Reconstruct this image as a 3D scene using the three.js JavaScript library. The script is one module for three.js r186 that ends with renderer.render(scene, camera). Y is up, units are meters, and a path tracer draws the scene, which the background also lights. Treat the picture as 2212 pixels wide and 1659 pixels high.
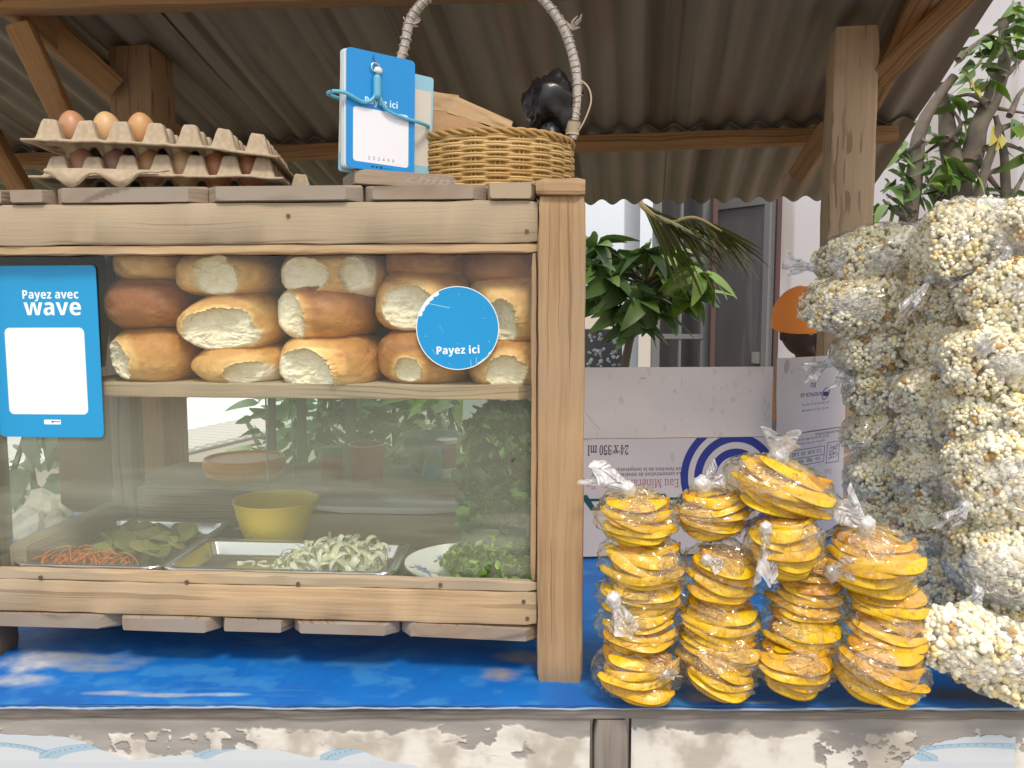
import * as THREE from 'three';
import { mergeGeometries, toCreasedNormals, mergeVertices } from 'three/addons/utils/BufferGeometryUtils.js';
import { MarchingCubes } from 'three/addons/objects/MarchingCubes.js';

// ---------------------------------------------------------------- camera, sky, sun, exposure
const scene = new THREE.Scene();
const EYE = new THREE.Vector3(0, 1.45, 0), YAW = 4.2 * Math.PI / 180, PITCH = -5.4 * Math.PI / 180;
const camera = new THREE.PerspectiveCamera(50, 4 / 3, 0.05, 400);
camera.position.copy(EYE);
camera.rotation.set(PITCH, YAW, 0, 'YXZ');
camera.updateMatrixWorld(true);
const renderer = new THREE.WebGLRenderer({ antialias: true });
renderer.toneMapping = THREE.LinearToneMapping;
renderer.toneMappingExposure = 1.6;
renderer.shadowMap.enabled = true;
{ // overcast sky, brighter towards the zenith
  const W = 256, H = 128, d = new Float32Array(W * H * 4);
  for (let j = 0; j < H; j++) for (let i = 0; i < W; i++) {
    const el = ((j + 0.5) / H - 0.5) * Math.PI, az = (i + 0.5) / W * Math.PI * 2;
    const s = Math.max(0, Math.sin(el));
    const k = el < 0 ? 0.34 : 0.55 + 0.55 * s + 0.06 * Math.sin(az * 3 + 2 * s) * (1 - s) + 0.04 * Math.sin(az * 7 + 9 * s) * (1 - s);
    const o = (j * W + i) * 4;
    d[o] = k * 0.98; d[o + 1] = k; d[o + 2] = k * 1.03; d[o + 3] = 1;
  }
  const t = new THREE.DataTexture(d, W, H, THREE.RGBAFormat, THREE.FloatType);
  t.mapping = THREE.EquirectangularReflectionMapping; t.magFilter = THREE.LinearFilter; t.needsUpdate = true;
  scene.background = t; scene.environment = t;
}
const sun = new THREE.DirectionalLight(0xfff0dc, 1.5);
sun.position.set(1.2, 7.5, 3.0); sun.target.position.set(0, 1, -1.2);
sun.castShadow = true; sun.shadow.radius = 22;
Object.assign(sun.shadow.camera, { left: -6, right: 6, top: 6, bottom: -6, near: 0.1, far: 30 });
scene.add(sun, sun.target);

// ---------------------------------------------------------------- helpers
let RS = 1;
const rnd = () => { RS = (RS + 0x6d2b79f5) | 0; let t = Math.imul(RS ^ (RS >>> 15), 1 | RS); t = (t + Math.imul(t ^ (t >>> 7), 61 | t)) ^ t; return ((t ^ (t >>> 14)) >>> 0) / 4294967296; };
const seed = (n) => { RS = n * 7919 + 13; };
const rr = (a, b) => a + (b - a) * rnd();
const clamp = (x, a = 0, b = 1) => Math.min(b, Math.max(a, x)), lerp = (a, b, t) => a + (b - a) * t, sst = (a, b, x) => { const t = clamp((x - a) / (b - a)); return t * t * (3 - 2 * t); };
const V = (x, y, z) => new THREE.Vector3(x, y, z);
const hash = (x, y, z) => { let h = Math.imul(x, 374761393) ^ Math.imul(y, 668265263) ^ Math.imul(z, 2147483647 - 1274126177); h = Math.imul(h ^ (h >>> 13), 1274126177); h ^= h >>> 16; h = Math.imul(h, 2246822519); return ((h ^ (h >>> 15)) >>> 0) / 4294967296; };
function noise(x, y, z = 0) {
  const X = Math.floor(x), Y = Math.floor(y), Z = Math.floor(z); let a = x - X, b = y - Y, c = z - Z;
  a = a * a * (3 - 2 * a); b = b * b * (3 - 2 * b); c = c * c * (3 - 2 * c);
  const l = (k) => lerp(lerp(hash(X, Y, k), hash(X + 1, Y, k), a), lerp(hash(X, Y + 1, k), hash(X + 1, Y + 1, k), a), b);
  return c === 0 ? l(Z) : lerp(l(Z), l(Z + 1), c);
}
const fbm = (x, y, z = 0, o = 4) => { let s = 0, a = 0.5, n = 0; for (let i = 0; i < o; i++) { s += a * noise(x, y, z); n += a; a *= 0.5; x = x * 2.03 + 17.1; y = y * 2.03 + 5.7; z = z === 0 ? 0 : z * 2.03 + 3.3; } return s / n; };
const sn = (x, y, z) => noise(x + 100.5, y + 100.5, z + 100.5) * 2 - 1;
// a point seen at (u, v) on a 2212 x 1659 sheet, at a distance z straight ahead of the stall front
const F = 829.5 / Math.tan(25 * Math.PI / 180);
const ray = (u, v) => V((u - 1106) / F, -(v - 829.5) / F, -1).applyEuler(new THREE.Euler(PITCH, YAW, 0, 'YXZ'));
const P = (u, v, z) => { const d = ray(u, v); return d.multiplyScalar(-z / d.z).add(EYE); };
const PY = (u, v, y) => { const d = ray(u, v); return d.multiplyScalar((y - EYE.y) / d.y).add(EYE); };
const M = (z) => z / F; // metres per sheet pixel at that distance

const used = {};
const numbered = (n) => { const k = used[n] = (used[n] ?? -1) + 1; return k ? n + '_' + String(k).padStart(3, '0') : n; };
function tag(o, label, category, group, kind) { if (label) o.userData.label = label; if (category) o.userData.category = category; if (group) o.userData.group = group; if (kind) o.userData.kind = kind; return o; }
function thing(name, pos, label, category, group) { const o = new THREE.Group(); o.name = numbered(name); o.position.copy(pos); scene.add(o); return tag(o, label, category, group); }
const shadows = (m) => { m.castShadow = m.receiveShadow = true; return m; };
// a part whose geometry is given in the axes of its parent
function part(name, geo, mat, parent, pos, rot) { const m = shadows(new THREE.Mesh(geo, mat)); m.name = name; if (pos) m.position.copy(pos); if (rot) m.rotation.set(...rot); parent.add(m); return m; }
// a part placed at a world position under an unrotated parent
function wpart(name, geo, mat, parent, wpos, rot) { const p = wpos.clone(); for (let q = parent; q; q = q.parent) p.sub(q.position); return part(name, geo, mat, parent, p, rot); }
function single(name, geo, mat, pos, label, category, group, kind) { const m = shadows(new THREE.Mesh(geo, mat)); m.name = numbered(name); if (pos) m.position.copy(pos); scene.add(m); return tag(m, label, category, group, kind); }
const RGB = (r, g, b) => new THREE.Color().setRGB(r, g, b);
const std = (c, o = {}) => new THREE.MeshStandardMaterial({ color: c.isColor ? c : RGB(...c), roughness: 0.8, ...o });
const phy = (c, o = {}) => new THREE.MeshPhysicalMaterial({ color: c.isColor ? c : RGB(...c), roughness: 0.5, ...o });
function dtex(W, H, fn, srgb = true, wrap = THREE.MirroredRepeatWrapping) { // fn(x, y) in 0..1 -> [r, g, b] in 0..1 linear (kept as sRGB bytes)
  const d = new Uint8Array(W * H * 4), e = (x) => (x <= 0.0031308 ? 12.92 * x : 1.055 * Math.pow(x, 1 / 2.4) - 0.055);
  for (let j = 0; j < H; j++) for (let i = 0; i < W; i++) { const c = fn((i + 0.5) / W, (j + 0.5) / H), o = (j * W + i) * 4; for (let k = 0; k < 3; k++) d[o + k] = 255 * clamp(srgb ? e(clamp(c[k])) : c[k]); d[o + 3] = 255; }
  const t = new THREE.DataTexture(d, W, H); t.magFilter = THREE.LinearFilter; t.minFilter = THREE.LinearFilter; t.wrapS = t.wrapT = wrap; if (srgb) t.colorSpace = THREE.SRGBColorSpace; t.needsUpdate = true; return t;
}
function ctex(W, H, draw) { const c = document.createElement('canvas'); c.width = W; c.height = H; draw(c.getContext('2d'), W, H); const t = new THREE.CanvasTexture(c); t.colorSpace = THREE.SRGBColorSpace; t.anisotropy = 8; return t; }
const mix3 = (a, b, t) => [lerp(a[0], b[0], t), lerp(a[1], b[1], t), lerp(a[2], b[2], t)];

// ---------------------------------------------------------------- wood
function woodMat(s, light, dark, grey, greyAmt, repeat = [1.3, 2.6], bump = 0.0007) {
  const warp = (x, y) => y + (fbm(x * 1.6 + s, y * 4 + s, 0, 3) - 0.5) * 0.10, h = (x, y) => { const w = warp(x, y); return 0.45 * fbm(x * 3 + s * 3, w * 34, 0, 3) + 0.35 * fbm(x * 5 + s, w * 130, 0, 3) + 0.2 * noise(x * 26 + s, w * 330); };
  const map = dtex(512, 1024, (x, y) => {
    const g = h(x, y), broad = fbm(x * 1.5 + s * 2, y * 3 + s, 0, 3), st = sst(0.42, 0.72, fbm(x * 2.2 + 40 + s, y * 2.6, 0, 5)), crack = sst(0.70, 0.78, fbm(x * 1.8 + s * 5, warp(x, y) * 120, 0, 2));
    let c = mix3(light, dark, clamp((g - 0.36) * 1.9 + (broad - 0.5) * 0.5)); c = mix3(c, grey, greyAmt * st);
    return mix3(c, [dark[0] * 0.5, dark[1] * 0.46, dark[2] * 0.42], crack * 0.5);
  });
  const bm = dtex(512, 1024, (x, y) => { const v = h(x, y); return [v, v, v]; }, false);
  map.repeat.set(...repeat); bm.repeat.set(...repeat);
  return std([1, 1, 1], { map, bumpMap: bm, bumpScale: bump, roughness: 0.82 });
}
const W_TAN = woodMat(1, [0.51, 0.365, 0.215], [0.34, 0.22, 0.118], [0.37, 0.31, 0.225], 0.8);
const W_POST = woodMat(7, [0.42, 0.275, 0.15], [0.24, 0.145, 0.07], [0.33, 0.245, 0.17], 0.55);
const W_GREY = woodMat(3, [0.32, 0.24, 0.17], [0.16, 0.11, 0.075], [0.31, 0.27, 0.23], 0.8);
const W_ROOF = woodMat(5, [0.36, 0.19, 0.07], [0.18, 0.085, 0.03], [0.22, 0.125, 0.055], 0.5);
const W_DARK = woodMat(9, [0.15, 0.10, 0.065], [0.07, 0.045, 0.03], [0.14, 0.11, 0.09], 0.6);
const W_WEATH = woodMat(13, [0.24, 0.21, 0.185], [0.11, 0.095, 0.085], [0.28, 0.25, 0.23], 0.6);
// a sawn board of length L along x, h along y, d along z: eased arrises, slight warp, grain along x
function board(L, h, d, o = {}) {
  const { r = 0.0025, n = Math.max(6, Math.round(L / 0.02)), rough = 0.0008, s = Math.floor(rnd() * 999), bow = 0, endc = 0.002 } = o;
  r2 = Math.min(r, h * 0.3, d * 0.3);
  const prof = []; const hh = h / 2, dd = d / 2, q = r2;
  for (const [cy, cz, a0] of [[hh - q, dd - q, 0], [-hh + q, dd - q, -1], [-hh + q, -dd + q, -2], [hh - q, -dd + q, -3]])
    for (let k = 0; k < 3; k++) { const a = (a0 + 1 - k / 2) * Math.PI / 2; prof.push([cy + q * Math.sin(a), cz + q * Math.cos(a)]); }
  const m = prof.length, pos = [], uv = [], idx = [], ou = rnd() * 5, ov = rnd() * 5; let per = [0];
  for (let k = 0; k < m; k++) { const a = prof[k], b = prof[(k + 1) % m]; per.push(per[k] + Math.hypot(a[0] - b[0], a[1] - b[1])); }
  for (let i = 0; i <= n; i++) {
    const x = (i / n - 0.5) * L, e = (i === 0 || i === n) ? 1 - endc / Math.min(hh, dd) : 1;
    for (let k = 0; k <= m; k++) {
      const [y, z] = prof[k % m], w = rough * 2;
      pos.push(x, y * e + w * (noise(x * 30 + s, k % m * 0.4, 1.5) - 0.5) + bow * (4 * x * x / L / L), z * e + w * (noise(x * 30 + s, k % m * 0.4, 7.5) - 0.5));
      uv.push(x + ou, per[k] + ov);
    }
  }
  for (let i = 0; i < n; i++) for (let k = 0; k < m; k++) { const a = i * (m + 1) + k, b = a + m + 1; idx.push(a, a + 1, b, b, a + 1, b + 1); }
  for (const e of [0, n]) {
    const c = pos.length / 3; pos.push((e / n - 0.5) * L, bow, 0); uv.push(ou, ov);
    for (let k = 0; k <= m; k++) { const b = (e * (m + 1) + k) * 3; pos.push(pos[b], pos[b + 1], pos[b + 2]); uv.push(ou + pos[b + 2] * 1.5, ov + pos[b + 1] * 0.12); }
    for (let k = 0; k < m; k++) e ? idx.push(c, c + 1 + k, c + 2 + k) : idx.push(c, c + 2 + k, c + 1 + k);
  }
  return creased(pos, uv, idx, 0.7);
}
let r2;
function geo(pos, uv, idx, col) { const g = new THREE.BufferGeometry(); g.setAttribute('position', new THREE.Float32BufferAttribute(pos, 3)); if (uv) g.setAttribute('uv', new THREE.Float32BufferAttribute(uv, 2)); if (col) g.setAttribute('color', new THREE.Float32BufferAttribute(col, 3)); g.setIndex(idx); g.computeVertexNormals(); return g; }
function creased(pos, uv, idx, a) { return toCreasedNormals(geo(pos, uv, idx), a); }
const rotY = (g, a) => g.rotateY(a), rotZ = (g, a) => g.rotateZ(a);
const upright = (L, w, d, o) => board(L, w, d, o).rotateZ(Math.PI / 2);
const inward = (L, h, w, o) => board(L, h, w, o).rotateY(Math.PI / 2);
// a tapered round limb through points with radii
function limb(pts, radii, seg = 8, n = 0, lump = 0) {
  const c = new THREE.CatmullRomCurve3(pts, false, 'centripetal'), N = n || pts.length * 5, fr = c.computeFrenetFrames(N, false), pos = [], uv = [], idx = [], s = rnd() * 50; const len = c.getLength();
  for (let i = 0; i <= N; i++) {
    const t = i / N, p = c.getPointAt(t), k = t * (radii.length - 1), a = Math.min(radii.length - 2, Math.floor(k)), r = lerp(radii[a], radii[a + 1], k - a);
    for (let j = 0; j <= seg; j++) { const f = j / seg * Math.PI * 2, q = r * (1 + lump * sn(Math.cos(f) * 1.5 + s, Math.sin(f) * 1.5, t * len / r * 0.35)); pos.push(...p.clone().addScaledVector(fr.normals[i], Math.cos(f) * q).addScaledVector(fr.binormals[i], Math.sin(f) * q).toArray()); uv.push(t * len, j / seg * r * 6.28); }
  }
  for (let i = 0; i < N; i++) for (let j = 0; j < seg; j++) { const a = i * (seg + 1) + j, b = a + seg + 1; idx.push(a, b, a + 1, b, b + 1, a + 1); }
  for (const i of [0, N]) { const p = c.getPointAt(i / N), k = pos.length / 3; pos.push(...p.toArray()); uv.push(0, 0); for (let j = 0; j < seg; j++) { const a = i * (seg + 1) + j; i ? idx.push(k, a, a + 1) : idx.push(k, a + 1, a); } }
  return geo(pos, uv, idx);
}
const box = (w, h, d) => new THREE.BoxGeometry(w, h, d);
function smooth(g) { g.deleteAttribute('normal'); g.deleteAttribute('uv'); const m = mergeVertices(g, 1e-6); m.computeVertexNormals(); return m; }
// ---------------------------------------------------------------- ground and far setting
const YC = 0.934; // counter top
const dirt = dtex(512, 512, (x, y) => { const n = fbm(x * 8, y * 8, 0, 5), f = noise(x * 200, y * 200); return mix3(mix3([0.26, 0.22, 0.175], [0.33, 0.29, 0.24], n), [0.18, 0.15, 0.12], 0.35 * sst(0.6, 0.9, f)); });
dirt.repeat.set(0.5, 0.5);
{ const g = new THREE.PlaneGeometry(300, 300).rotateX(-Math.PI / 2); const u = g.attributes.uv; for (let i = 0; i < u.count; i++) u.setXY(i, u.getX(i) * 300, u.getY(i) * 300);
  single('ground', g, std([1, 1, 1], { map: dirt, roughness: 0.95 }), V(0, 0, 0), null, null, null, 'structure'); }
{ // pale street behind the stall to the left, seen through the case
  const a = PY(395, 985, 0), b = PY(640, 925, 0), dir = b.clone().sub(a).normalize();
  const s = new THREE.Shape([[-0.6, 0], [16, 0], [16, 9], [-2.5, 9]].map(([x, y]) => new THREE.Vector2(x, y)));
  const asph = dtex(256, 256, (x, y) => { const n = 0.52 + 0.12 * fbm(x * 20, y * 20, 0, 4); return [n, n, n * 0.97]; }); asph.repeat.set(0.4, 0.4);
  const g = new THREE.ShapeGeometry(s).rotateX(-Math.PI / 2), ang = Math.atan2(-dir.z, dir.x);
  const road = single('road', g, std([1, 1, 1], { map: asph, roughness: 0.9 }), a.clone().setY(0.008), null, null, null, 'structure'); road.rotation.y = ang;
  const gutter = single('drain_channel', board(25, 0.03, 0.06), std([0.12, 0.12, 0.11]), V(0, 0, 0), null, null, null, 'structure'); gutter.rotation.y = ang; gutter.position.copy(a.clone().addScaledVector(dir, 3.5)).setY(0.01);
  const pav = new THREE.Group(); pav.name = 'pavement'; pav.userData.kind = 'structure'; scene.add(pav); pav.position.copy(a.clone().setY(0.02)); pav.rotation.y = ang;
  const slabM = std([0.44, 0.42, 0.38], { roughness: 0.9 });
  const sg = board(0.16, 0.03, 0.95, { n: 2, rough: 0 });
  for (let i = 0; i < 34; i++) part('slab', sg, slabM, pav, V(-0.6 + i * 0.172, 0, -0.55));
  const ln = single('road_line', box(7, 0.004, 0.14), std([0.75, 0.75, 0.72]), V(0, 0, 0), null, null, null, 'structure'); ln.rotation.y = ang; const q = PY(520, 905, 0); ln.position.set(q.x, 0.014, q.z);
}
const plaster = dtex(512, 512, (x, y) => { const n = fbm(x * 5, y * 3, 0, 5), st = sst(0.55, 0.8, fbm(x * 14, y * 2 + 9, 0, 4)); return mix3(mix3([0.60, 0.585, 0.58], [0.70, 0.69, 0.69], n), [0.36, 0.31, 0.26], 0.55 * st); });
plaster.repeat.set(0.6, 0.4);
const M_WALL = std([0.72, 0.71, 0.76], { map: plaster, bumpMap: plaster, bumpScale: 0.002, roughness: 0.9 });
const uvbox = (w, h, d) => board(w, h, d, { r: 0.01, n: 4, rough: 0 });
{ // house behind the stall: pale wall, dark recess, ajar door leaf
  const z = 5.3, xr = P(2900, 600, z).x, base = V(P(1700, 600, z).x, 0, -z), hs = thing('house', base, 'pale plastered house with a dark ajar metal door behind the stall', 'house');
  const wl = P(1680, 600, z).x, wr = P(2700, 600, z).x;
  wpart('wall', uvbox(wr - wl, 3.6, 0.2), M_WALL, hs, V((wl + wr) / 2, 1.8, -z - 0.1));
  const grey = std([0.16, 0.16, 0.165], { roughness: 0.6 }), dk = std([0.05, 0.047, 0.05], { roughness: 0.7 });
  const a = P(1412, 600, z + 0.25).x, b = P(1540, 600, z + 0.25).x;
  wpart('window_recess', box(b - a, 3.6, 0.06), dk, hs, V((a + b) / 2, 1.8, -z - 0.32));
  for (const [u0, u1] of [[1411, 1428], [1470, 1475], [1517, 1537]]) { const x0 = P(u0, 600, z).x, x1 = P(u1, 600, z).x; wpart('window_frame', box(x1 - x0, 3.5, 0.08), u1 === 1537 ? std([0.15, 0.155, 0.165]) : grey, hs, V((x0 + x1) / 2, 1.75, -z - 0.06)); }
  for (const v of [560, 727]) wpart('window_bar', box(P(1520, v, z).x - P(1430, v, z).x, 0.03, 0.03), grey, hs, V((P(1520, v, z).x + P(1430, v, z).x) / 2, P(1475, v, z).y, -z - 0.03));
  const jamb = std([0.10, 0.055, 0.05]);
  for (const u of [1676, 1540]) { const p = P(u, 600, z - 0.03); wpart('door_jamb', box(0.028, 2.3, 0.1), jamb, hs, V(p.x, 1.0, p.z)); }
  const steel = dtex(256, 512, (x, y) => { const n = fbm(x * 6 + 1, y * 5, 0, 5), w = sst(0.5, 0.7, fbm(x * 9 + 4, y * 3 + 4, 0, 4)); return mix3(mix3([0.085, 0.078, 0.085], [0.13, 0.12, 0.13], n), [0.22, 0.21, 0.21], 0.4 * w); }, true);
  const p0 = P(1543, 450, z + 0.25), p1 = P(1672, 437, z - 0.12), w = Math.hypot(p1.x - p0.x, p1.z - p0.z), ang = Math.atan2(-(p1.z - p0.z), p1.x - p0.x), top = 2.14;
  const leaf = wpart('door', box(w, top, 0.035), std([1, 1, 1], { map: steel, roughness: 0.55 }), hs, V((p0.x + p1.x) / 2, top / 2, (p0.z + p1.z) / 2), [0, ang, 0]);
  for (const s of [-1, 1]) part('door_frame', box(0.04, top, 0.05), grey, leaf, V(s * (w / 2 - 0.02), 0, 0.01));
  part('door_frame', box(w - 0.08, 0.07, 0.05), grey, leaf, V(0, top / 2 - 0.036, 0.01));
  part('latch', box(0.05, 0.07, 0.03), std([0.45, 0.44, 0.43], { metalness: 0.7, roughness: 0.35 }), leaf, V(w / 2 - 0.07, P(1650, 773, z - 0.1).y - top / 2, 0.036));
  // right wing behind the tree, further back
  wpart('side_wall', uvbox(6, 5, 0.2), M_WALL, hs, V(P(2480, 300, 6.6).x, 2.5, -6.7));
}
{ const z = 6.2, x0 = P(1347, 600, z).x, x1 = P(1380, 600, z).x, c = thing('gate_column', V((x0 + x1) / 2, 0, -z), 'slim white gate column behind the leafy potted tree', 'column');
  part('shaft', upright(4.2, x1 - x0, 0.12, { n: 4 }), std([0.72, 0.74, 0.8]), c, V(0, 2.1, 0)); part('base', upright(0.25, 0.18, 0.18, { n: 3 }), std([0.6, 0.6, 0.62]), c, V(0, 0.125, 0)); }
{ // dark stone garden wall left of the column
  const z = 7, w = thing('garden_wall', V(P(1000, 700, z).x, 0, -z), 'low dark garden wall with pale round stones behind the leafy tree', 'wall');
  const x0 = P(880, 700, z).x, x1 = P(1345, 700, z).x, top = P(1300, 712, z).y;
  wpart('masonry', box(x1 - x0, top, 0.25), std([0.06, 0.06, 0.065]), w, V((x0 + x1) / 2, top / 2, -z - 0.15));
  seed(44); const sg = new THREE.IcosahedronGeometry(1, 1), ms = [std([0.30, 0.32, 0.36]), std([0.22, 0.23, 0.26]), std([0.40, 0.41, 0.44])];
  for (let i = 0; i < 70; i++) { const m = wpart('stone', sg, ms[i % 3], w, V(lerp(P(1268, 700, z).x, x1, rnd()), rr(0.75, top - 0.03), -z - 0.03)); m.scale.set(rr(0.012, 0.03), rr(0.012, 0.026), 0.008); m.rotation.z = rnd() * 3; }
  wpart('plinth', box(x1 - x0, 0.55, 0.3), std([0.55, 0.55, 0.56]), w, V((x0 + x1) / 2, 0.275, -z - 0.1));
}
{ const z = 4.3, p0 = P(1005, 900, z), p1 = P(1200, 900, z); const w = thing('boundary_wall', V((p0.x + p1.x) / 2, 0, -z), 'plain grey rendered wall behind the curly greens, seen through the case', 'wall');
  part('render', uvbox(p1.x - p0.x, 1.5, 0.18), std([0.50, 0.55, 0.54], { map: plaster }), w, V(0, 0.75, 0)); part('coping', uvbox(p1.x - p0.x + 0.06, 0.06, 0.24), std([0.38, 0.39, 0.38]), w, V(0, 1.531, 0)); }
// leaves -------------------------------------------------------------
function leafGeo(L, W, droop = 0.25, fold = 0.25, tip = 1.6, n = 6) { // grows along +x from the origin, face up
  const pos = [], uv = [], idx = [];
  for (let i = 0; i <= n; i++) { const t = i / n, w = W * 0.5 * Math.pow(Math.sin(Math.PI * Math.pow(t, 1 / tip) * 0.97 + 0.03), 0.8), y = -droop * L * t * t; for (const s of [-1, 0, 1]) { pos.push(L * t, y + Math.abs(s) * fold * w, s * w); uv.push(t, s / 2 + 0.5); } }
  for (let i = 0; i < n; i++) for (let k = 0; k < 2; k++) { const a = i * 3 + k; idx.push(a, a + 1, a + 3, a + 1, a + 4, a + 3); }
  return geo(pos, uv, idx);
}
const leafMat = (c, r = 0.45) => phy(c, { roughness: r, transmission: 0.28, thickness: 0, side: THREE.DoubleSide });
const L_DARK = [leafMat([0.085, 0.165, 0.032]), leafMat([0.06, 0.125, 0.03]), leafMat([0.13, 0.22, 0.04])], L_LIME = [leafMat([0.16, 0.28, 0.025]), leafMat([0.22, 0.33, 0.03])], L_GARD = [leafMat([0.16, 0.27, 0.12]), leafMat([0.22, 0.33, 0.15]), leafMat([0.12, 0.20, 0.10])], L_YEL = leafMat([0.50, 0.42, 0.06]);
const aim = (o, d, roll = 0) => { o.quaternion.setFromUnitVectors(V(1, 0, 0), d.clone().normalize()); o.rotateX(roll); return o; };
{ // leafy potted tree in the gap between case and box
  seed(5); const z = 3.6, c = P(1395, 620, z), t = thing('potted_tree', V(c.x, 0.3, -z), 'bushy young tree with large glossy leaves behind the cardboard box', 'tree');
  const bark = std([0.12, 0.095, 0.07]), g3 = [leafGeo(0.17, 0.075, 0.45), leafGeo(0.145, 0.066, 0.6), leafGeo(0.12, 0.055, 0.35)];
  const tips = [[1290, 530], [1330, 545], [1285, 580], [1318, 600], [1372, 575], [1352, 622], [1290, 655], [1400, 545], [1440, 545], [1465, 575], [1490, 600], [1432, 600], [1390, 650], [1335, 665], [1440, 650], [1490, 640], [1300, 615], [1420, 680], [1370, 690], [1510, 590]];
  tips.forEach(([u, v], i) => {
    const p = P(u, v, z + rr(-0.14, 0.14)), lime = u > 1415 && v < 645;
    wpart('twig', limb([V(0, 0, 0), p.clone().sub(c).multiplyScalar(0.5).add(V(0, 0.03, 0)), p.clone().sub(c)], [0.008, 0.003], 5), bark, t, c);
    const n = 10 + Math.floor(rnd() * 4);
    for (let k = 0; k < n; k++) { const a = k / n * 6.28 + rnd() * 0.6, up = rr(-0.55, 0.55); const m = wpart('leaf', g3[k % 3], lime && rnd() < 0.75 ? L_LIME[k % 2] : L_DARK[k % 3], t, p); aim(m, V(Math.cos(a), up, Math.sin(a)), rr(-0.5, 0.5)); }
  });
  for (const [u, v] of [[1352, 790], [1345, 800]]) { const q = P(u, v, z); wpart('trunk', limb([V(q.x - c.x, -c.y + 0.3, 0), q.clone().sub(c), V(0, 0, 0)], [0.022, 0.012], 7), bark, t, c); }
  wpart('pot', new THREE.LatheGeometry([[0, 0], [0.14, 0], [0.19, 0.3], [0.2, 0.3], [0.2, 0.33], [0.17, 0.33], [0.165, 0.28], [0, 0.28]].map(([x, y]) => new THREE.Vector2(x, y)), 24), std([0.25, 0.11, 0.07]), t, V(c.x, 0.0, -z));
}
{ // dry palm frond hanging under the eave
  seed(8); const z = 3.3, pts = [P(1372, 415, z + 0.1), P(1395, 452, z), P(1440, 480, z), P(1500, 470, z - 0.05), P(1560, 500, z - 0.08)], t = thing('palm_frond', pts[0].clone(), 'drooping palm frond with narrow olive leaflets hanging below the roof edge', 'palm frond');
  const o = pts[0]; wpart('stem', limb(pts.map((p) => p.clone().sub(o)), [0.014, 0.009, 0.004], 6), std([0.20, 0.16, 0.06]), t, o);
  const c = new THREE.CatmullRomCurve3(pts), gl = leafGeo(0.34, 0.016, 0.12, 0.4, 1.3, 7), gs = leafGeo(0.25, 0.014, 0.1, 0.4, 1.3, 7), ms = [leafMat([0.10, 0.115, 0.02]), leafMat([0.14, 0.14, 0.03]), leafMat([0.07, 0.085, 0.02])];
  for (let i = 0; i < 58; i++) { const k = 0.12 + 0.86 * (i / 58), p = c.getPoint(k), s = i % 2; const d = s ? V(0.45 + 0.3 * k, -1 + 0.25 * k, rr(-0.2, 0.3)) : V(0.95, -0.45 + rr(-0.25, 0.15), rr(-0.3, 0.3)); const m = wpart('leaflet', k > 0.6 || rnd() < 0.3 ? gs : gl, ms[i % 3], t, p); aim(m, d, rr(-1, 1)); }
}
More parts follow.
